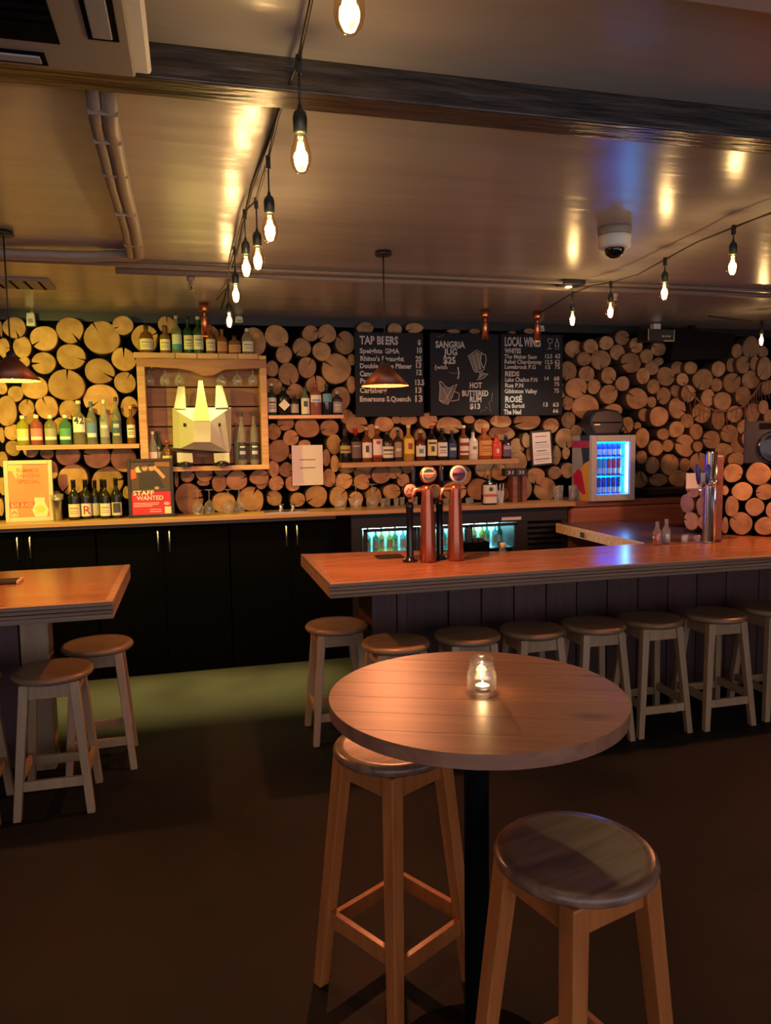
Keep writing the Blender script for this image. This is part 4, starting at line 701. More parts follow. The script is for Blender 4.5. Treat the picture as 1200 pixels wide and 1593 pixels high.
o = MB().tube([(x+.17, 5.80, 1.86), (x+.22, 5.83, 1.83), (x+.30, 5.85, 1.74), (x+.38, 5.86, 1.57), (x+.46, 5.83, 1.29), (x+.6, 5.70, 1.16), (x+.75, 5.64, 1.157)], .005, 6).go('power_cord', 'cable'); tag(o, 'thin black power cord hanging from the portable speaker behind the lit fridge', 'cord')

# timber plinth under the counter end
r = root('timber_plinth', 'reddish timber block wall carrying the fridge at the counter end', 'plinth', (0, 0, 0))
MB().span((3.055, 5.60, CT-.045), (4.25, 6.1, CT)).go('cap_board', 'red_timber', r, bevel=.005)
MB().span((3.03, 5.60, .90), (4.25, 5.9, CT-.047)).go('front_beam', 'red_timber', r, bevel=.03)
MB().span((3.03, 5.62, .0), (4.25, 5.9, .898)).go('lower_panel', 'red_timber', r)
o = MB().span((3.80, 5.66, 1.18), (4.35, 5.90, 1.225)).go('ledge_shelf', 'black'); tag(o, 'low black shelf on the logs beside the lit fridge', 'shelf')
# return counter
h0 = .98
r = root('return_counter', 'side counter joining the bar to the back wall, blue-lit top and pale pine edge', 'counter', (0, 0, h0))
MB().span((2.90, 4.36, -.03), (3.62, 5.585, 0)).go('counter_top', wood('dark_return_top', (.10, .06, .045), (.06, .035, .028), (18, 2, 18), .25), r, bevel=.003)
MB().span((2.885, 4.36, -.075), (2.90, 5.585, 0)).go('edge_board', 'pale', r, bevel=.002)
MB().span((3.3, 4.4, -.98), (3.5, 5.58, -.031)).go('support', 'matte', r)
l_ = MB().span((2.868, 5.10, -.06), (2.886, 5.16, -.02)).go('hinge_latch', 'chrome', r, bevel=.004)

# ---------------------------------------------------------------- main bar
BH = .98
r = root('bar_counter', 'long bar with a glossy reddish timber top, laminated edge and dark board front', 'bar', (0, 0, 0))
X0, X1, Y0, Y1 = .65, 4.9, 3.64, 4.665
BP = [(X0, Y0), (X1, Y0), (X1, 4.95), (3.63, 4.95), (3.63, 4.345), (1.95, 4.335), (1.62, 4.41), (1.31, 4.6), (X0, Y1)]
MB().prism([(max(x, X0+.03), max(y, Y0+.03), BH-.02) for x, y in BP], (0, 0, .018)).go('bar_top', 'btop', r)
for a, c in (((X0, Y0, BH-.02), (X1, Y0+.035, BH)), ((X0, Y0+.035, BH-.02), (X0+.035, Y1, BH))): MB().span(a, c).go('edge_lipping', 'bedge', r, bevel=.004)
for k, (z0, z1, i_) in enumerate(((BH-.037, BH-.021, .0), (BH-.056, BH-.040, -.001), (BH-.075, BH-.058, .0))):
    MB().span((X0+i_, Y0+i_, z0), (X1, Y0+.06, z1)).go('edge_layer', 'bedge', r, bevel=.002); MB().span((X0+i_, Y0+.06, z0), (X0+.06, Y1, z1)).go('edge_layer', 'bedge', r, bevel=.002)
MB().prism([(max(x, X0+.02), max(y, Y0+.02), BH-.078) for x, y in BP], (0, 0, .058)).go('core', 'black', r)
MB().span((1.64, 4.36, .80), (2.86, 4.66, .83)).go('inner_bench', 'black', r)
fx = [1.188,1.449,1.659,1.87,2.083,2.291,2.503,2.721,2.939,3.155,3.378,3.632]
fx += [fx[-1]+.24*k for k in range(1, 5)]
for a, c in zip(fx, fx[1:]): MB().span((a+.003, 4.15, .02), (c-.003, 4.185, BH-.08)).go('front_board', 'bface', r, bevel=.004)
MB().span((fx[0]-.0, 4.19, 0), (X1, 4.24, BH-.08)).go('backing', 'matte', r)
pxl = 0.979
MB().span((pxl, 4.135, 0), (fx[0]-.06, 4.50, BH-.078)).go('end_post', 'bface', r, bevel=.005)
MB().span((fx[0]-.06, 4.125, 0), (fx[0], 4.20, BH-.078)).go('corner_batten', 'bface', r, bevel=.004)
x, z0 = (1.097,.763)
MB().tube([(x-.02, 4.135, BH-.085), (x-.02, 4.09, BH-.10), (x, 4.08, BH-.115), (x+.02, 4.09, BH-.10), (x+.02, 4.135, BH-.085)], .004, 6).go('bag_hook', 'chrome', r)
o = root('outlet_box', 'small white socket box on the end of the bar under the top', 'socket', (pxl-.012, 4.16, BH-.17))
MB().box((0, 0, .03), (.02, .03, .085)).go('box', 'white', o, bevel=.003); MB().box((-.0005, -.017, .045), (.014, .006, .02)).go('switch', 'grey', o)

# short bar at the left
r = root('short_bar', 'short bar counter with a glossy orange-brown timber top, near the wine bottles', 'bar', (0, 0, 0))
X0, X1, Y0, Y1 = -3.4, -.365, 3.56, 4.62
MB().span((X0, Y0+.03, BH-.02), (X1-.03, Y1, BH-.002)).go('bar_top', 'btop', r)
for a, c in (((X0, Y0, BH-.02), (X1, Y0+.035, BH)), ((X1-.035, Y0+.035, BH-.02), (X1, Y1, BH))): MB().span(a, c).go('edge_lipping', 'bedge', r, bevel=.004)
for z0, z1, i_ in ((BH-.037, BH-.021, 0), (BH-.056, BH-.040, -.001), (BH-.080, BH-.058, 0)): MB().span((X0, Y0+i_, z0), (X1-i_, Y1-.02, z1)).go('edge_layer', 'bedge', r, bevel=.002)
MB().span((X0, Y0+.03, BH-.085), (X1-.03, Y1-.04, BH-.02)).go('core', 'black', r)
MB().span((-.875, 4.10, 0), (-.74, 4.23, BH-.085)).go('end_post', 'stool', r, bevel=.004)
for k in range(9): MB().span((-.885-.2*(k+1)+.003, 4.12, .02), (-.885-.2*k, 4.155, BH-.085)).go('front_board', 'bface', r, bevel=.004)
MB().span((X0, 4.16, 0), (-.885, 4.2, BH-.085)).go('backing', 'matte', r)
o = root('menu_holder', 'small flat dark menu card with a wooden rim lying on the short bar', 'menu', (-.956, 4.232, BH))
MB().box((-.02, 0, .006), (.17, .12, .012)).go('cover', 'black', o, bevel=.002); MB().box((.072, 0, .007), (.012, .122, .014)).go('wooden_rim', 'pale', o)

# ---------------------------------------------------------------- beer taps
r = root('drip_tray', 'small dark drip tray let into the bar top beside the beer taps', 'tray', (1.15, 4.37, BH))
MB().box((0, 0, .003), (.16, .12, .006)).go('tray', 'black', r, bevel=.002)
def badge(par, c, rad, col, rim, emb, y=-.012):
    d = MB().lathe([(0, 0), (rad*.97, 0), (rad, .004), (rad, .016), (0, .018)], c, 24, axis=(0, -1, 0)).go('badge', rim, par)
    MB().lathe([(0, .0185), (rad*.8, .0185), (rad*.8, .020), (0, .020)], c, 24, axis=(0, -1, 0)).go('badge_face', col, d)
    return d
def tap(label, x, y, kind, H):
    r = root('beer_tap', label, 'beer tap', (x, y, BH), 0, 'beer taps on the bar')
    if kind == 'black':
        MB().lathe([(.045, 0), (.045, .008), (.026, .016), (.021, .03), (.021, H-.03), (.024, H-.02), (.024, H), (.012, H+.012)], n=20).go('column', 'black_gloss', r)
    else:
        MB().lathe([(.047, 0), (.049, .01), (.046, .12), (.039, .30), (.033, H-.06), (.036, H-.02), (.030, H), (0, H+.008)], n=24).go('column', mat('copper_tap', (.36, .125, .075), .24, .8), r)
        MB().tube([(0, 0, H-.03), (-.04, 0, H-.018), (-.075, 0, H-.022), (-.09, 0, H-.05), (-.09, 0, H-.085)], [.017, .016, .014, .011, .010], 12).go('spout', 'copper', r)
    return r
t1 = tap('slim black beer tap with a peach badge, nearest the open end of the bar', 1.222, 4.17, 'black', .335)
badge(t1, (-.006, -.022, .415), .047, flat((.72, .30, .20)), M['black_gloss'], None)
for pts in ([(-.025, .405), (-.012, .43), (0, .415), (.012, .435), (.022, .405)], [(-.02, .395), (.018, .395)]): MB().tube([(x-.006, -.0435, z) for x, z in pts], .0025, 5).go('badge_emblem', 'ink', t1)
t2 = tap('broad copper beer tap with a green and white badge, beside the black tap', 1.318, 4.13, 'copper', .44)
badge(t2, (0, -.01, .505), .050, flat((.74, .72, .68)), M['copper'], None)
printp(t2, [(p[0], p[1]) for p in ell(0, .505, .036, .036)], (.03, .1, .06), -.0312)
printp(t2, [(-.03, .497), (.0, .485), (.03, .497), (.022, .506), (-.022, .506)], (.5, .12, .08), -.0322)
printp(t2, [(-.034, .508), (.034, .508), (.034, .518), (-.034, .518)], (.65, .6, .5), -.0322)
t3 = tap('slim black beer tap with a round cream badge between the two copper taps', 1.415, 4.20, 'black', .345)
badge(t3, (-.03, .01, .40), .044, flat((.5, .42, .18)), M['copper'], None)
t4 = tap('broad copper beer tap with a purple badge, furthest from the bar end', 1.485, 4.12, 'copper', .44)
badge(t4, (.012, -.01, .505), .050, flat((.22, .10, .16)), M['white'], None)
printp(t4, [(-.027, .494), (.05, .494), (.05, .512), (-.027, .512)], (.02, .015, .05), -.0312)
for t in (t2, t4): MB().lathe([(.008, 0), (.013, .02), (.012, .12), (.008, .13)], (-.075, .03, .43), 12).go('pull_handle', 'black_gloss', t)
# caddy and condiments on the far side of the bar
x, y = 1.74, 4.48
r = root('bar_caddy', 'black bar caddy box behind the bar beyond the copper taps', 'caddy', (x, y, .83))
b = MB()
for a, c in (((-.075, -.05, 0), (.075, .05, .008)), ((-.085, -.05, 0), (-.077, .05, .20)), ((.077, -.05, 0), (.085, .05, .20)), ((-.085, -.05, 0), (.085, -.042, .20)), ((-.085, .042, 0), (.085, .05, .20))): b.span(a, c)
b.go('box', 'matte', r)
for k in range(3): MB().box((-.04+.04*k, 0, .15), (.03, .05, .14+.12*(k == 0))).go('napkin_pack', 'black', r)
r = root('condiment_jar', 'tiny glass jar with a cork beside the black bar caddy', 'jar', (1.93, 4.46, .83))
MB().lathe([(.022, 0), (.024, .004), (.024, .13), (.015, .15), (.015, .16)], n=16).go('jar', 'clear', r); MB().lathe([(.017, .15), (.019, .185), (0, .185)], n=14).go('cork', 'pale', r)
# cooler bottles
cb = []
for i in range(22):
    x = 1.30+i*.057; dr = 0 if i < 7 else (1 if i < 14 else 2)
    c = [(.02, .22, .06), (.25, .5, .5), (.02, .3, .1), (.75, .45, .03), (.8, .7, .05), (.03, .35, .15), (.4, .6, .65)][i % 7]
    z = .791
    nm2 = {(.02, .22, .06): 'dark green', (.25, .5, .5): 'pale teal', (.02, .3, .1): 'green', (.75, .45, .03): 'orange', (.8, .7, .05): 'yellow', (.03, .35, .15): 'sea green', (.4, .6, .65): 'icy blue'}[c]
    bottle('%s bottle in the under-counter cooler, %s behind the %s door' % (nm2, (nm_+['seventh', 'eighth'])[(i, i-7, i-14)[dr]], ('first', 'second', 'third')[dr]), (x, 5.80+.04*(i % 2), z), .185, .05, 'spirit', c, (.7, .7, .6), (.55, .7, .7), .55, (.15, .5), None, group='bottles in the under-counter cooler')

# tap tower on the far end of the bar
x0, x1 = 3.277, 3.406
r = root('tap_tower', 'tall timber and chrome tap tower on the far end of the bar', 'beer tap', ((x0+x1)/2, 4.24, BH))
MB().span((-.028, 0, 0), (.066, .09, .575)).go('timber_back', 'red_timber', r, bevel=.012)
MB().lathe([(.034, 0), (.034, .006), (.021, .02), (.021, .59), (.018, .60)], (-.05, -.005, 0), 18).go('chrome_column', 'chrome', r)
MB().lathe([(.012, 0), (.012, .60)], (-.012, -.012, 0), 14).go('chrome_pipe', 'chrome', r)
MB().lathe([(0, -.035), (.024, -.03), (.03, 0), (.024, .03), (0, .035)], (-.045, -.03, .395), 18, axis=(0, -1, 0)).go('chrome_boss', 'chrome', r)
MB().tube([(-.06, -.04, .395), (-.13, -.06, .39), (-.165, -.07, .36), (-.17, -.07, .33)], [.012, .012, .011, .009], 10).go('spout', 'chrome', r)
for dx in (0, .035): MB().lathe([(.008, 0), (.014, .03), (.016, .11), (.009, .13)], (-.165+dx, -.05-dx, .39), 12, axis=(-.12+dx*6, 0, 1)).go('handle', mat('blue_handle', (.02, .035, .22), .25), r)
MB().span((-.21, .01, .36), (-.055, .02, .46)).go('white_card', 'paper', r)
o = root('condiment_bottle', 'small glass bottle of red syrup on the bar near the tap tower', 'bottle', (2.925, 4.26, BH))
MB().lathe([(.025, 0), (.026, .005), (.026, .085), (.012, .11), (.012, .145), (.014, .15)], n=16).go('glass_body', 'clear', o); MB().lathe([(.024, .003), (.024, .075), (0, .076)], n=16).go('red_syrup', flat((.35, .01, .02), .2), o)
o = root('condiment_bottle', 'small clear glass bottle beside the red syrup bottle', 'bottle', (3.015, 4.29, BH))
MB().lathe([(.025, 0), (.026, .005), (.026, .09), (.012, .115), (.012, .155), (.014, .16)], n=16).go('glass_body', 'clear', o); MB().lathe([(.024, .003), (.024, .06), (0, .061)], n=16).go('water', flat((.35, .42, .45), .1), o)
for k, (x, y) in enumerate(((3.13, 4.26), (3.17, 4.30), (3.22, 4.25))): tumbler('small clear shot glass between syrup bottles and tap tower, %s of three' % nm_[k], (x, y, BH), .020, .05, 'shot glasses by the tap tower')

# log stack on the far bar end
PILE = [(0,3.674,4.485,1.411,.06,.069),(0,3.794,4.378,1.406,.081,.076),(0,3.721,4.443,1.284,.07,.062),(0,3.827,4.35,1.281,.058,.055),(0,3.674,4.485,1.178,.046,.074),(0,3.782,4.389,1.177,.062,.062),(0,3.72,4.444,1.059,.075,.078),(0,3.834,4.343,1.046,.067,.064),(0,3.865,4.316,1.16,.041,.06),(0,3.639,4.515,1.288,.022,.034),(0,3.644,4.511,1.041,.022,.062),(0,3.884,4.3,1.294,.047,.053),(1,3.51,4.696,1.289,.088,.063),(1,3.517,4.771,1.18,.088,.073),(1,3.497,4.568,1.176,.082,.07),(1,3.511,4.71,1.057,.096,.067),(1,3.494,4.545,1.064,.072,.055),(1,3.497,4.567,1.286,.054,.055)]
r = root('log_stack', 'orange-lit stack of short logs on the far end of the bar, under the big speaker', 'log stack', (3.7, 4.6, BH+.006))
for i, (f, x, y, z, rx, rz) in enumerate(PILE):
    o = log_piece(rx, rz, .20 if f == 0 else .09, random.uniform(0, 360) if i % 3 == 0 else None, 700+i).go('log', ['log', 'bark'], r)
    o.location = (x-3.7, y-4.6, z-BH); o.rotation_euler = (0, 0, math.atan2(.66, .75)*-1 if f == 0 else -radians(96))
MB().prism([(-.08, .14, 0), (.20, -.02, 0), (.9, -.40, 0), (.9, .34, 0), (-.08, .34, 0)], (0, 0, .36)).go('dark_core', 'matte', r)
r = root('pa_speaker', 'big black loudspeaker cabinet standing on the log stack', 'speaker', (3.92, 4.52, BH+.497), -.72)
MB().box((.08, .02, .15), (.36, .26, .30)).go('cabinet', 'black', r, bevel=.012)
MB().lathe([(.10, 0), (.115, .004), (.112, .012), (.09, .006), (.03, .0), (0, .004)], (.1, -.112, .12), 28, axis=(0, -1, 0)).go('cone', 'black_gloss', r)
MB().box((.1, -.114, .265), (.2, .01, .04)).go('horn_slot', 'matte', r)

# television and bracket
q = [(4.006,2.32),(4.59,2.343),(4.76,2.577),(4.128,2.614)]
r = root('television', 'black flat TV hung tilted under the ceiling above the logs', 'TV', (q[0][0], 5.7, q[0][1]))
pts = [(q[0][0], 5.70, q[0][1]), (q[1][0], 5.70, q[1][1]), (q[2][0], 5.82, q[2][1]), (q[3][0], 5.82, q[3][1])]
pts = [Vector(p)-Vector(r.location) for p in pts]
MB().prism(pts, (0, .05, .015)).go('screen_case', 'black_gloss', r, bevel=.004)
c_ = sum(pts, Vector())/4
MB().prism([c_+(p-c_)*.94+Vector((0, -.002, -.001)) for p in pts], (0, .002, 0)).go('screen', mat('tv_screen', (.008, .008, .012), .08), r)
MB().bar((.35, .12, .12), (.35, .2, .33), .05).go('bracket', 'black', r)
x0, z0 = (3.786,2.484)
x1, z1 = (4.034,2.581)
r = root('amplifier_box', 'small black box with silver rims mounted beside the TV', 'amplifier', ((x0+x1)/2, 5.78, z0)); w = x1-x0; h = z1-z0
MB().box((0, 0, h/2), (w, .16, h)).go('case', 'black', r, bevel=.004)
b = MB()
for s in (-1, 1): b.bar((s*w/2, -.085, 0), (s*w/2, -.085, h), .008)
b.bar((.1*w, -.085, 0), (w/2, -.085, 0), .008).go('silver_rim', 'steel', r)
for k in range(3): MB().box((.02+.03*k, -.082, h*.4), (.02, .006, .012)).go('knob', 'steel', r)
MB().box((.02, .03, h+.03), (.07, .06, .06)).go('white_bracket', 'white', r, bevel=.005)
# hanging net bunting
r = root('fringed_garland', 'thin pinkish cord with fringe hanging in swags over the logs', 'garland', (4.2, 5.82, 2.1))
L = [(4.216,2.145),(4.271,2.071),(4.414,1.951),(4.54,1.897),(4.701,1.889),(4.844,1.934),(4.949,2.041),(5.019,2.141),(5.128,2.164),(5.24,2.149)]
MB().tube([(x-4.2, -.02, z-2.1) for x, z in L], .008, 6).go('cord', 'cloth', r)
for k, (a, c) in enumerate(zip(L, L[1:])):
    for t in (.15, .5, .85):
        x = a[0]+(c[0]-a[0])*t-4.2; z = a[1]+(c[1]-a[1])*t-2.1
        MB().tube([(x, -.02, z), (x-.012, -.025, z-.07-.02*(k % 3)), (x+.004, -.02, z-.13-.03*(k % 2))], .003, 5).go('fringe_strand', 'cloth', r)

# ---------------------------------------------------------------- stools
def stool(label, x, y, rz, H, R, legw, base, wm, sm, group, splay_top):
    r = root('bar_stool', label, 'stool', (x, y, 0), rz, group)
    th = .034; zt = H
    s = MB().lathe([(R-.035, zt-th), (R-.012, zt-th), (R-.003, zt-th+.008), (R, zt-th*.5), (R-.003, zt-.008), (R-.012, zt), (R-.035, zt-.002), (R*.55, zt-.006), (0, zt-.008)], n=40).go('seat', sm, r)
    zs = zt-th; tp = splay_top
    def at(sx, sy, z):
        k = tp+(base-tp)*(zs-z)/zs
        return Vector((sx*k, sy*k, z))
    for sx, sy in ((-1, -1), (1, -1), (1, 1), (-1, 1)):
        b = MB(); p, q = at(sx, sy, zs-.001), at(sx, sy, 0.0); v = []
        for o_, kk in ((p, 1), (q, .8)):
            for ax, ay in ((-1, -1), (1, -1), (1, 1), (-1, 1)): v.append(b.b.verts.new(o_+Vector((ax*legw/2*kk, ay*legw/2*kk, 0))))
        for f in ((3, 2, 1, 0), (4, 5, 6, 7), (0, 1, 5, 4), (1, 2, 6, 5), (2, 3, 7, 6), (3, 0, 4, 7)): b._f([v[i] for i in f])
        b.go('leg', wm, r, bevel=.004)
    for (a, c) in (((-1, -1), (1, -1)), ((1, -1), (1, 1)), ((1, 1), (-1, 1)), ((-1, 1), (-1, -1))):
        z = zs-.036; p, q = at(*a, z), at(*c, z)
        MB().bar(p, q, .022, .070).go('apron', wm, r, bevel=.002)
        z = H*((.235 if a[1] == c[1] else .28) if H < .7 else (.25 if a[1] == c[1] else .29)); p, q = at(*a, z), at(*c, z)
        MB().bar(p, q, .020, .045 if H < .7 else .05).go('stretcher', wm, r, bevel=.002)
    return r
SB = 'pale stools along the bars'
ST = [(.775, 4.16, 0, 'pale wooden stool at the open end of the long bar, beside the floor light'), (1.00, 3.70, .06, 'pale stool half hidden by the round table, second at the long bar'),
      (1.41, 3.735, -.03, 'pale stool right behind the candle jar, tucked under the long bar'), (1.79, 3.735, .03, 'pale stool under the long bar, next after the one behind the candle'),
      (2.165, 3.735, .0, 'pale stool under the long bar whose legs show just past the table rim'), (2.54, 3.745, 0, 'pale stool under the long bar, third from its far end'),
      (2.96, 3.735, 0, 'pale stool under the long bar, second from its far end'), (3.39, 3.76, 0, 'pale stool at the far end of the long bar'),
      (-.66, 3.72, .0, 'pale wooden stool standing before the short bar, nearest its end'), (-.51, 4.14, .05, 'pale wooden stool at the end of the short bar, close to the black cabinets'),
      (-1.06, 3.70, .02, 'pale wooden stool before the short bar, mostly outside the view')]
for x, y, a, lab in ST: stool(lab, x, y, a, .648, .180, .043, .157, 'stool', 'sseat', SB, .105)
TS = 'tall varnished stools at the round table'
stool('tall varnished oak stool with a dark grained seat, in front of the round table', .80, 1.446, radians(16), .78, .181, .046, .165, 'oak', 'oseat', TS, .105)
stool('tall varnished oak stool tucked behind the pedestal of the round table', .56, 2.13, radians(30), .78, .180, .046, .165, 'oak', 'oseat', TS, .105)

# ---------------------------------------------------------------- round table
TX, TY, TH, TR = .682, 1.744, 1.05, .3745
r = root('round_table', 'high round pine plank table on a black pedestal, carrying a candle jar', 'table', (TX, TY, 0), radians(-22.9))
nP = 7; edges = [-TR+2*TR*k/nP for k in range(nP+1)]
for y0, y1 in zip(edges, edges[1:]):
    e = .0002; pts = []; n = 24
    ya, yb = y0+e, y1-e
    xa = lambda y: math.sqrt(max(TR*TR-y*y, 0))
    for i in range(n+1): y = ya+(yb-ya)*i/n; pts.append((xa(y), y))
    for i in range(n+1): y = yb+(ya-yb)*i/n; pts.append((-xa(y), y))
    clean = [p for i, p in enumerate(pts) if (Vector(p)-Vector(pts[i-1])).length > 1e-5]
    MB().prism([(x, y, TH-.034) for x, y in clean], (0, 0, .034)).go('plank', 'table', r, bevel=.0007)
MB().lathe([(.03, .02), (.032, .03), (.032, TH-.05), (.032, TH-.043)], n=24).go('pedestal', 'matte', r)
MB().lathe([(.0, 0), (.24, 0), (.24, .008), (.06, .03), (.034, .05)], n=32).go('base_plate', 'matte', r)
MB().box((0, 0, TH-.0395), (.34, .34, .01)).go('mounting_plate', 'matte', r)
JX, JY = (.694,1.736)
r = root('candle_jar', 'small glass jar with a lit tealight on the round table', 'candle holder', (JX, JY, TH+.0005))
MB().lathe([(.0, .001), (.028, .001), (.0345, .006), (.037, .016), (.037, .048), (.0345, .059), (.0295, .064), (.0325, .067), (.0325, .071), (.0295, .073), (.0295, .078), (.031, .081), (.0295, .084), (.0295, .094), (.0275, .094), (.0275, .066), (.032, .057), (.0345, .046), (.0345, .016), (.031, .007), (.0, .006)], n=32, cap=False).go('jar_glass', 'jarglass', r, fix=False)
k = root('tealight', 'lit tealight candle in an aluminium cup inside the glass jar', 'candle', (JX+.002, JY, TH+.007))
MB().lathe([(.018, 0), (.019, .001), (.019, .016), (.0182, .016), (.0182, .012)], n=24, cap=False).go('cup', 'steel', k)
MB().lathe([(.0, .004), (.0178, .004), (.0178, .013), (0, .0135)], n=24).go('wax', mat('glowing_wax', (.9, .8, .6), .4, 0, (1, .62, .30), 5), k)
MB().lathe([(.0, .014), (.0022, .016), (.0028, .019), (.0015, .024), (0, .029)], n=10).go('flame', emis('flame', (1, .66, .30), 40), k)
lamp('candle_light', 'POINT', (JX+.002, JY, TH+.036), .22, (1, .55, .22), .006)

# ---------------------------------------------------------------- ceiling things
# cassette air conditioner
AX1, AY1, AZ = -.082, 1.93, 2.54
r = root('ceiling_air_conditioner', 'big beige ceiling cassette air conditioner with dark louvres', 'air conditioner', (-.58, 1.45, CEIL))
x0, x1, y0, y1 = -.46, AX1+.58, -.48, AY1-1.45
z1 = AZ-CEIL
MB().span((x0+.02, y0+.02, z1+.035), (x1-.035, y1-.02, 0)).go('case', 'cream', r, bevel=.006)
b = MB().span((x0, y0, z1+.012), (x1+.03, y1, z1+.034)).go('rim', 'white', r, bevel=.008)
MB().span((x0+.01, y0+.01, z1), (x1-.005, y1-.006, z1+.012)).go('face_panel', 'cream', r, bevel=.01)
MB().span((x1-.09, y0+.12, z1-.003), (x1-.028, y1-.17, z1+.002)).go('louvre_slot', 'matte', r)
MB().span((x1-.08, y0+.13, z1-.008), (x1-.04, y1-.185, z1-.003)).go('louvre', 'grey', r, bevel=.003)
MB().span((x0+.1, y1-.085, z1-.003), (x1-.19, y1-.03, z1+.002)).go('louvre_slot', 'matte', r)
MB().span((x0+.11, y1-.075, z1-.008), (x1-.20, y1-.045, z1-.003)).go('louvre', 'grey', r, bevel=.003)
b = MB()
for k in range(18): b.span((x0+.12, y0+.14+k*.036, z1-.005), (x1-.15, y0+.156+k*.036, z1+.001))
b.go('grille', 'matte', r, kind='stuff')
MB().span((x0+.12, y0+.12, z1-.001), (x1-.15, y1-.13, z1+.003)).go('grille_backing', 'matte', r)

# ducts and pipes
r = root('insulated_duct', 'pair of taped insulated pipes running from the air conditioner to the wall', 'pipe', (-.2, 2.2, CEIL-.03))
DP = [(-.182,2.141),(-.201,2.404),(-.202,2.576),(-.209,2.977),(-.208,3.482),(-.219,3.975)]
DP = [(x, y) for x, y in DP]
l1 = [(x-.022, y) for x, y in DP]; l2 = [(x+.016, y+.0) for x, y in DP]
ex = DP[-1]; turn = [(ex[0]-.02, ex[1]+.06), (ex[0]-.08, ex[1]+.09), (ex[0]-.25, ex[1]+.10), (ex[0]-.6, ex[1]+.14), (ex[0]-1.6, ex[1]+.16)]
for nm3, L, rad in (('duct_pipe', l1+[(ex[0]-.05, ex[1]+.03)]+[(a-.0, b_-.03) for a, b_ in turn[1:]], .021), ('duct_pipe', l2+turn, .025)):
    MB().tube([(x+.2, y-2.2, .006*sin(i*2.1)-.004) for i, (x, y) in enumerate(L)], rad, 10).go(nm3, 'duct', r)
for i, (x, y) in enumerate(DP[:-1]):
    for t in (.55,):
        xx = x+(DP[i+1][0]-x)*t+.2; yy = y+(DP[i+1][1]-y)*t-2.2
        MB().box((xx-.003, yy, -.003), (.082, .008, .05)).go('strap', 'duct' if i % 2 else 'pipe', r, bevel=.002)
PY = 4.399
r = root('sprinkler_pipe', 'thin painted sprinkler pipe running across the ceiling', 'pipe', (0, PY, CEIL-.03))
MB().tube([(-.35, 0, 0), (1.5, 0, 0), (6.4, 0, 0)], .018, 10).go('pipe', 'pipe', r)
MB().tube([(-3, -.1, .012), (1.5, -.1, .012), (6.4, -.1, .012)], .011, 8).go('conduit', 'pipe', r)
for k, x in enumerate((0.043, 2.678)):
    h_ = root('fire_sprinkler', 'brass sprinkler head hanging from the pipe %s' % ('above the timber box', 'near the wine chalkboard')[k], 'sprinkler', (x, PY, CEIL-.05), 0, 'sprinkler heads')
    MB().lathe([(.022, .0), (.022, -.02), (.012, -.024), (.012, -.045), (.006, -.05)][::-1], n=14).go('fitting', 'pipe', h_)
    MB().lathe([(.003, -.075), (.016, -.073), (.016, -.07), (.004, -.068), (.004, -.05)], n=12).go('deflector', 'brass', h_)
    MB().tube([(-.009, 0, -.05), (-.012, 0, -.06), (-.004, 0, -.07)], .0022, 6).go('frame_arm', 'brass', h_)
# ceiling vent
vx = (-.898,4.934)
r = root('ceiling_vent', 'pale louvred ceiling vent beyond the hanging lamp', 'vent', (-.93, 4.98, CEIL))
MB().span((-.17, -.14, -.014), (.17, .14, 0)).go('frame', 'cream', r, bevel=.003)
for k in range(4):
    for j in range(6): MB().box((-.12+k*.078, -.10+j*.042, -.0145), (.016, .028, .003)).go('slot', 'matte', r)
# ceiling downlight box, dome camera, sensors
x, y = (2.328,4.241)
r = root('surface_light_box', 'flat dark ceiling light box above the sprinkler pipe', 'light', (x, y+.12, CEIL)); MB().span((-.075, -.08, -.03), (.075, .08, 0)).go('case', 'black', r, bevel=.006); MB().lathe([(.0, 0), (.02, 0), (.02, -.003), (0, -.004)], (0, 0, -.031), 16).go('led', emis('box_led', (1, .6, .25), 6), r)
x, y = (1.944,3.146)
r = root('dome_camera', 'cream dome security camera on the ceiling in the blue glow', 'camera', (x, y+.06, CEIL))
MB().lathe([(.075, 0), (.078, -.01), (.074, -.03), (.073, -.035)][::-1], n=28).go('mount', 'cream', r)
MB().lathe([(.072, -.036), (.074, -.045), (.073, -.085), (.066, -.092), (.05, -.094)][::-1], n=28).go('housing', 'white', r)
MB().lathe([(0, -.138), (.022, -.133), (.038, -.120), (.045, -.1), (.045, -.093)], n=24).go('dome', 'black_gloss', r)
for k, (x, z, lab) in enumerate(((*(-1.067,2.58), 'small white sensor under the ceiling above the short bar end of the logs'), (*(.405,2.616), 'small white sensor under the ceiling above the timber box'), (*(2.927,2.605), 'small white sensor under the ceiling above the wine chalkboard'))):
    r = root('motion_sensor', lab, 'sensor', (x, 5.98, z), 0, 'white sensors')
    MB().box((0, 0, 0), (.062, .06, .095 if k == 0 else .05), taper=.85).go('shell', 'white', r, bevel=.008); MB().box((0, -.031, -.01), (.03, .006, .03 if k == 0 else .012)).go('lens', 'cream', r, bevel=.002); MB().bar((0, .02, .02), (0, .05, .06), .018).go('bracket', 'white', r)

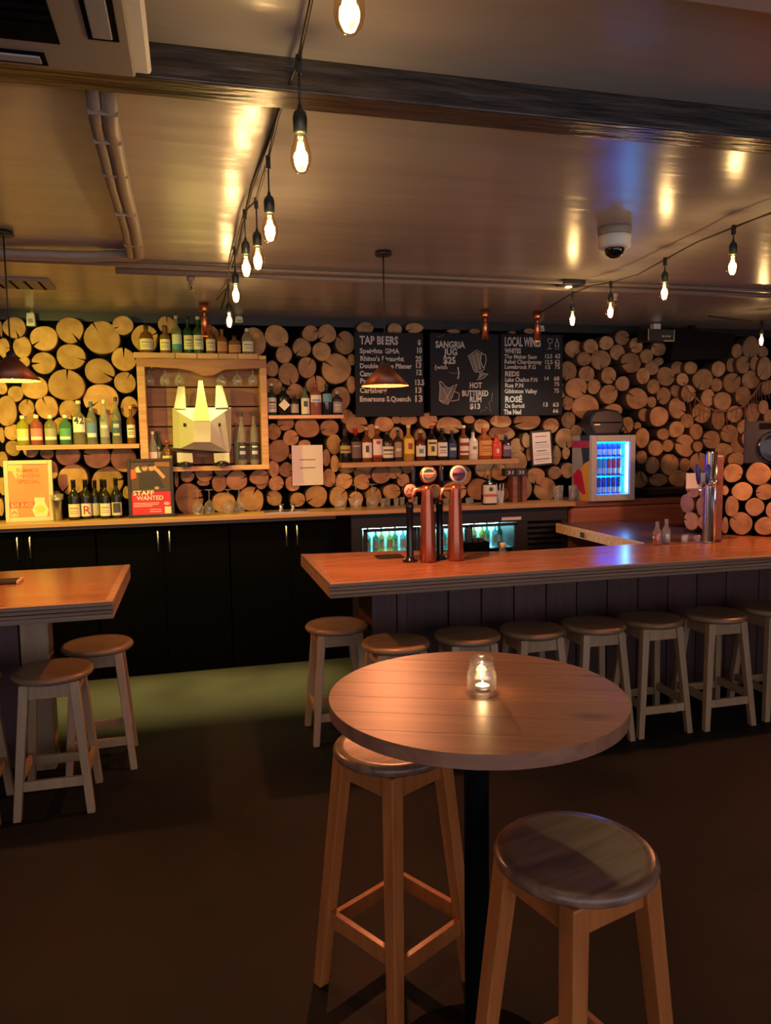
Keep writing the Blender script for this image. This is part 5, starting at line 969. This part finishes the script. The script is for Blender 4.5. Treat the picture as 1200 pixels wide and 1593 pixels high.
# copper spotlights
def spot(x, y, lab, on, power, color, cone, aim):
    r = root('copper_spotlight', lab, 'spotlight', (x, y, CEIL), 0, 'copper tube spotlights')
    MB().lathe([(.034, -.055), (.036, -.05), (.036, 0)], n=20).go('canopy', 'copper', r)
    MB().lathe([(.010, -.095), (.010, -.055)], n=12).go('stem', 'copper', r)
    MB().lathe([(.020, -.225), (.0245, -.225), (.0245, -.10), (.022, -.092), (.009, -.09)], n=22, cap=False).go('tube', 'copper', r)
    MB().lathe([(0, -.216), (.0195, -.216), (.0195, -.214), (0, -.213)], n=18).go('lens', emis('spot_lens', color, on), r)
    if power: lamp('spot_light', 'SPOT', (x, y, CEIL-.228), power, color, .02, aim, cone, .6)
spot(.135, 5.50, 'copper tube ceiling spotlight above the timber box', 20, 22, (1, .84, .26), 78, (.13, 5.57, 0))
spot(2.20, 5.42, 'unlit copper tube ceiling spotlight between the chalkboards', 0, 0, (1, .8, .5), 90, None)
spot(2.63, 5.42, 'lit copper tube ceiling spotlight over the wine chalkboard', 40, 7, (1, .85, .6), 120, (2.63, 5.55, 0))
spot(-1.45, 4.5, 'copper tube ceiling spotlight beyond the end of the left shelf', 20, 84, (1, .80, .05), 84, (-.62, 5.95, 1.62))

# cone pendants
def pendant(x, y, z, lab, power, outer, col=(1, .36, .13)):
    r = root('pendant_lamp', lab, 'pendant lamp', (x, y, CEIL), 0, 'copper cone pendants')
    MB().lathe([(.040, -.022), (.045, -.018), (.042, 0)], n=22).go('ceiling_rose', 'black', r)
    zz = z-CEIL
    MB().tube([(0, 0, -.02), (0, 0, zz+.135)], .0035, 6).go('cord', 'cable', r)
    MB().lathe([(.012, zz+.085), (.02, zz+.09), (.02, zz+.125), (.006, zz+.137)], n=14).go('lamp_holder', 'black', r)
    s = MB().lathe([(.1245, zz-.0), (.126, zz), (.024, zz+.108), (.018, zz+.108), (.0225, zz+.104), (.1225, zz-.0)], n=40, cap=False, mi=0).go('shade', [outer, 'copper_in'], r, fix=False)
    for p in s.data.polygons:
        c = p.center; 
        if p.normal.dot(Vector((c.x, c.y, 0))) < 0: p.material_index = 1
    MB().lathe([(0, zz+.008), (.016, zz+.012), (.022, zz+.03), (.016, zz+.055), (.010, zz+.085)], n=16).go('bulb', emis('pendant_bulb', (1, .5, .2), 9), r)
    lamp('pendant_light', 'POINT', (x, y, z-.004), power, col, .022)
pendant(1.00, 3.84, 1.968, 'copper cone pendant lamp hanging before the tap beer chalkboard', 32, 'copper_dark', (1, .33, .13))
pendant(-.775, 3.81, 1.984, 'dark copper cone pendant lamp hanging over the short bar', 32, 'copper_dark', (1, .38, .12))
pendant(3.95, 3.84, 1.975, 'copper cone pendant lamp over the far bar end, beyond the log stack', 26, 'copper_dark')

# festoon lights
def festoon(name, lab, tops, bulbs, back=None):
    r = root(name, lab, 'string lights', tops[0])
    o0 = Vector(tops[0])
    MB().tube([Vector(p)-o0 for p in tops], .0045, 6).go('cable', 'cable', r)
    if back: MB().tube([Vector(p)-o0 for p in back], .0055, 6).go('ceiling_cable', 'cable', r)
    for i, (x, y, zt, zb__) in enumerate(bulbs):
        # zt = cable height, zb__ = bulb centre
        c = Vector((x, y, zb__))-o0; top = zt-o0.z
        s = MB().lathe([(.011, .038), (.0165, .042), (.0175, .075), (.014, .088), (.006, .095), (.0045, .105)], c, 16).tube([c+Vector((0, 0, .10)), Vector((c.x, c.y, top))], .003, 6).box((c.x, c.y, top-.005), (.014, .014, .04)).go('bulb_holder', 'socket', r)
        MB().lathe([(0, -.052), (.012, -.049), (.021, -.038), (.0255, -.02), (.024, 0), (.017, .022), (.013, .038)], c, 20).go('bulb', 'bulbglass', s)
        b = MB()
        for k in range(4):
            a = k*pi/2; b.tube([c+Vector((.004*cos(a), .004*sin(a), .02)), c+Vector((.010*cos(a), .010*sin(a), -.01)), c+Vector((.004*cos(a), .004*sin(a), -.032))], .0028, 5)
        b.go('filament', 'filament', s)
        lamp('bulb_light', 'POINT', (x, y, zb__-.006), FES, (1, .72, .43), .022)
FES = 1.3
B1 = [(.272,1.236,2.39),(.283,1.85,2.38),(.275,2.483,2.375),(.277,2.944,2.385),(.249,3.148,2.4),(.246,3.788,2.41),(.261,4.695,2.42)]
tops = []; bl = []
for i, (x, y, z) in enumerate(B1):
    zt = min(z+.20, 2.61); bl.append((x, y, zt, z)); tops.append((x, y, zt+.005))
    if i < len(B1)-1: n_ = B1[i+1]; tops.append(((x+n_[0])/2-.008, (y+n_[1])/2, zt-.015+.02*(i % 2)))
tops = [(B1[0][0], .2, 2.6)]+tops+[(B1[-1][0]-.05, 5.2, 2.62)]
festoon('festoon_lights', 'string of seven warm filament bulbs running towards the timber box', tops, bl, [(*(.285,2.227), 2.63), (*(.264,2.953), 2.644), (*(.271,3.814), 2.644), (*(.263,5.66), 2.644)])
B2 = [(2.362,4.371,2.43),(2.432,4.045,2.43),(2.39,3.462,2.43),(2.322,2.876,2.43)]
tops = []; bl = []
for i, (x, y, z) in enumerate(B2):
    zt = z+.15; bl.append((x, y, zt, z)); tops.append((x, y, zt+.005))
    if i < len(B2)-1: n_ = B2[i+1]; tops.append(((x+n_[0])/2+.01, (y+n_[1])/2, zt+.02-.03*(i % 2)))
tops = [(2.62, 5.4, 2.62)]+tops+[(B2[-1][0]+.05, 2.1, 2.6)]
FES = 1.05
festoon('festoon_lights', 'string of four warm filament bulbs running past the dome camera', tops, bl)
x, y = (4.353,5.04)
festoon('festoon_lights', 'short string with a single bulb over the logs beyond the TV', [(x-.3, y+.25, 2.63), (x, y, 2.55), (x+.5, y-.4, 2.6)], [(x, y, 2.548, 2.42)])

# cooler and fridge interior light comes from their LED parts
# ---------------------------------------------------------------- fit writing to its width
bpy.context.view_layer.update()
dg = bpy.context.evaluated_depsgraph_get()
for o, w in TEXTS:
    d = o.dimensions.x; me = bpy.data.meshes.new_from_object(o.evaluated_get(dg))
    n_ = bpy.data.objects.new('writing', me); COL.objects.link(n_); n_.parent = o.parent
    n_.location = o.location; n_.rotation_euler = o.rotation_euler
    if d > 1e-6 and w: n_.scale.x = w/d
    n_.name = 'lettering'
for o, w in TEXTS: bpy.data.objects.remove(o)
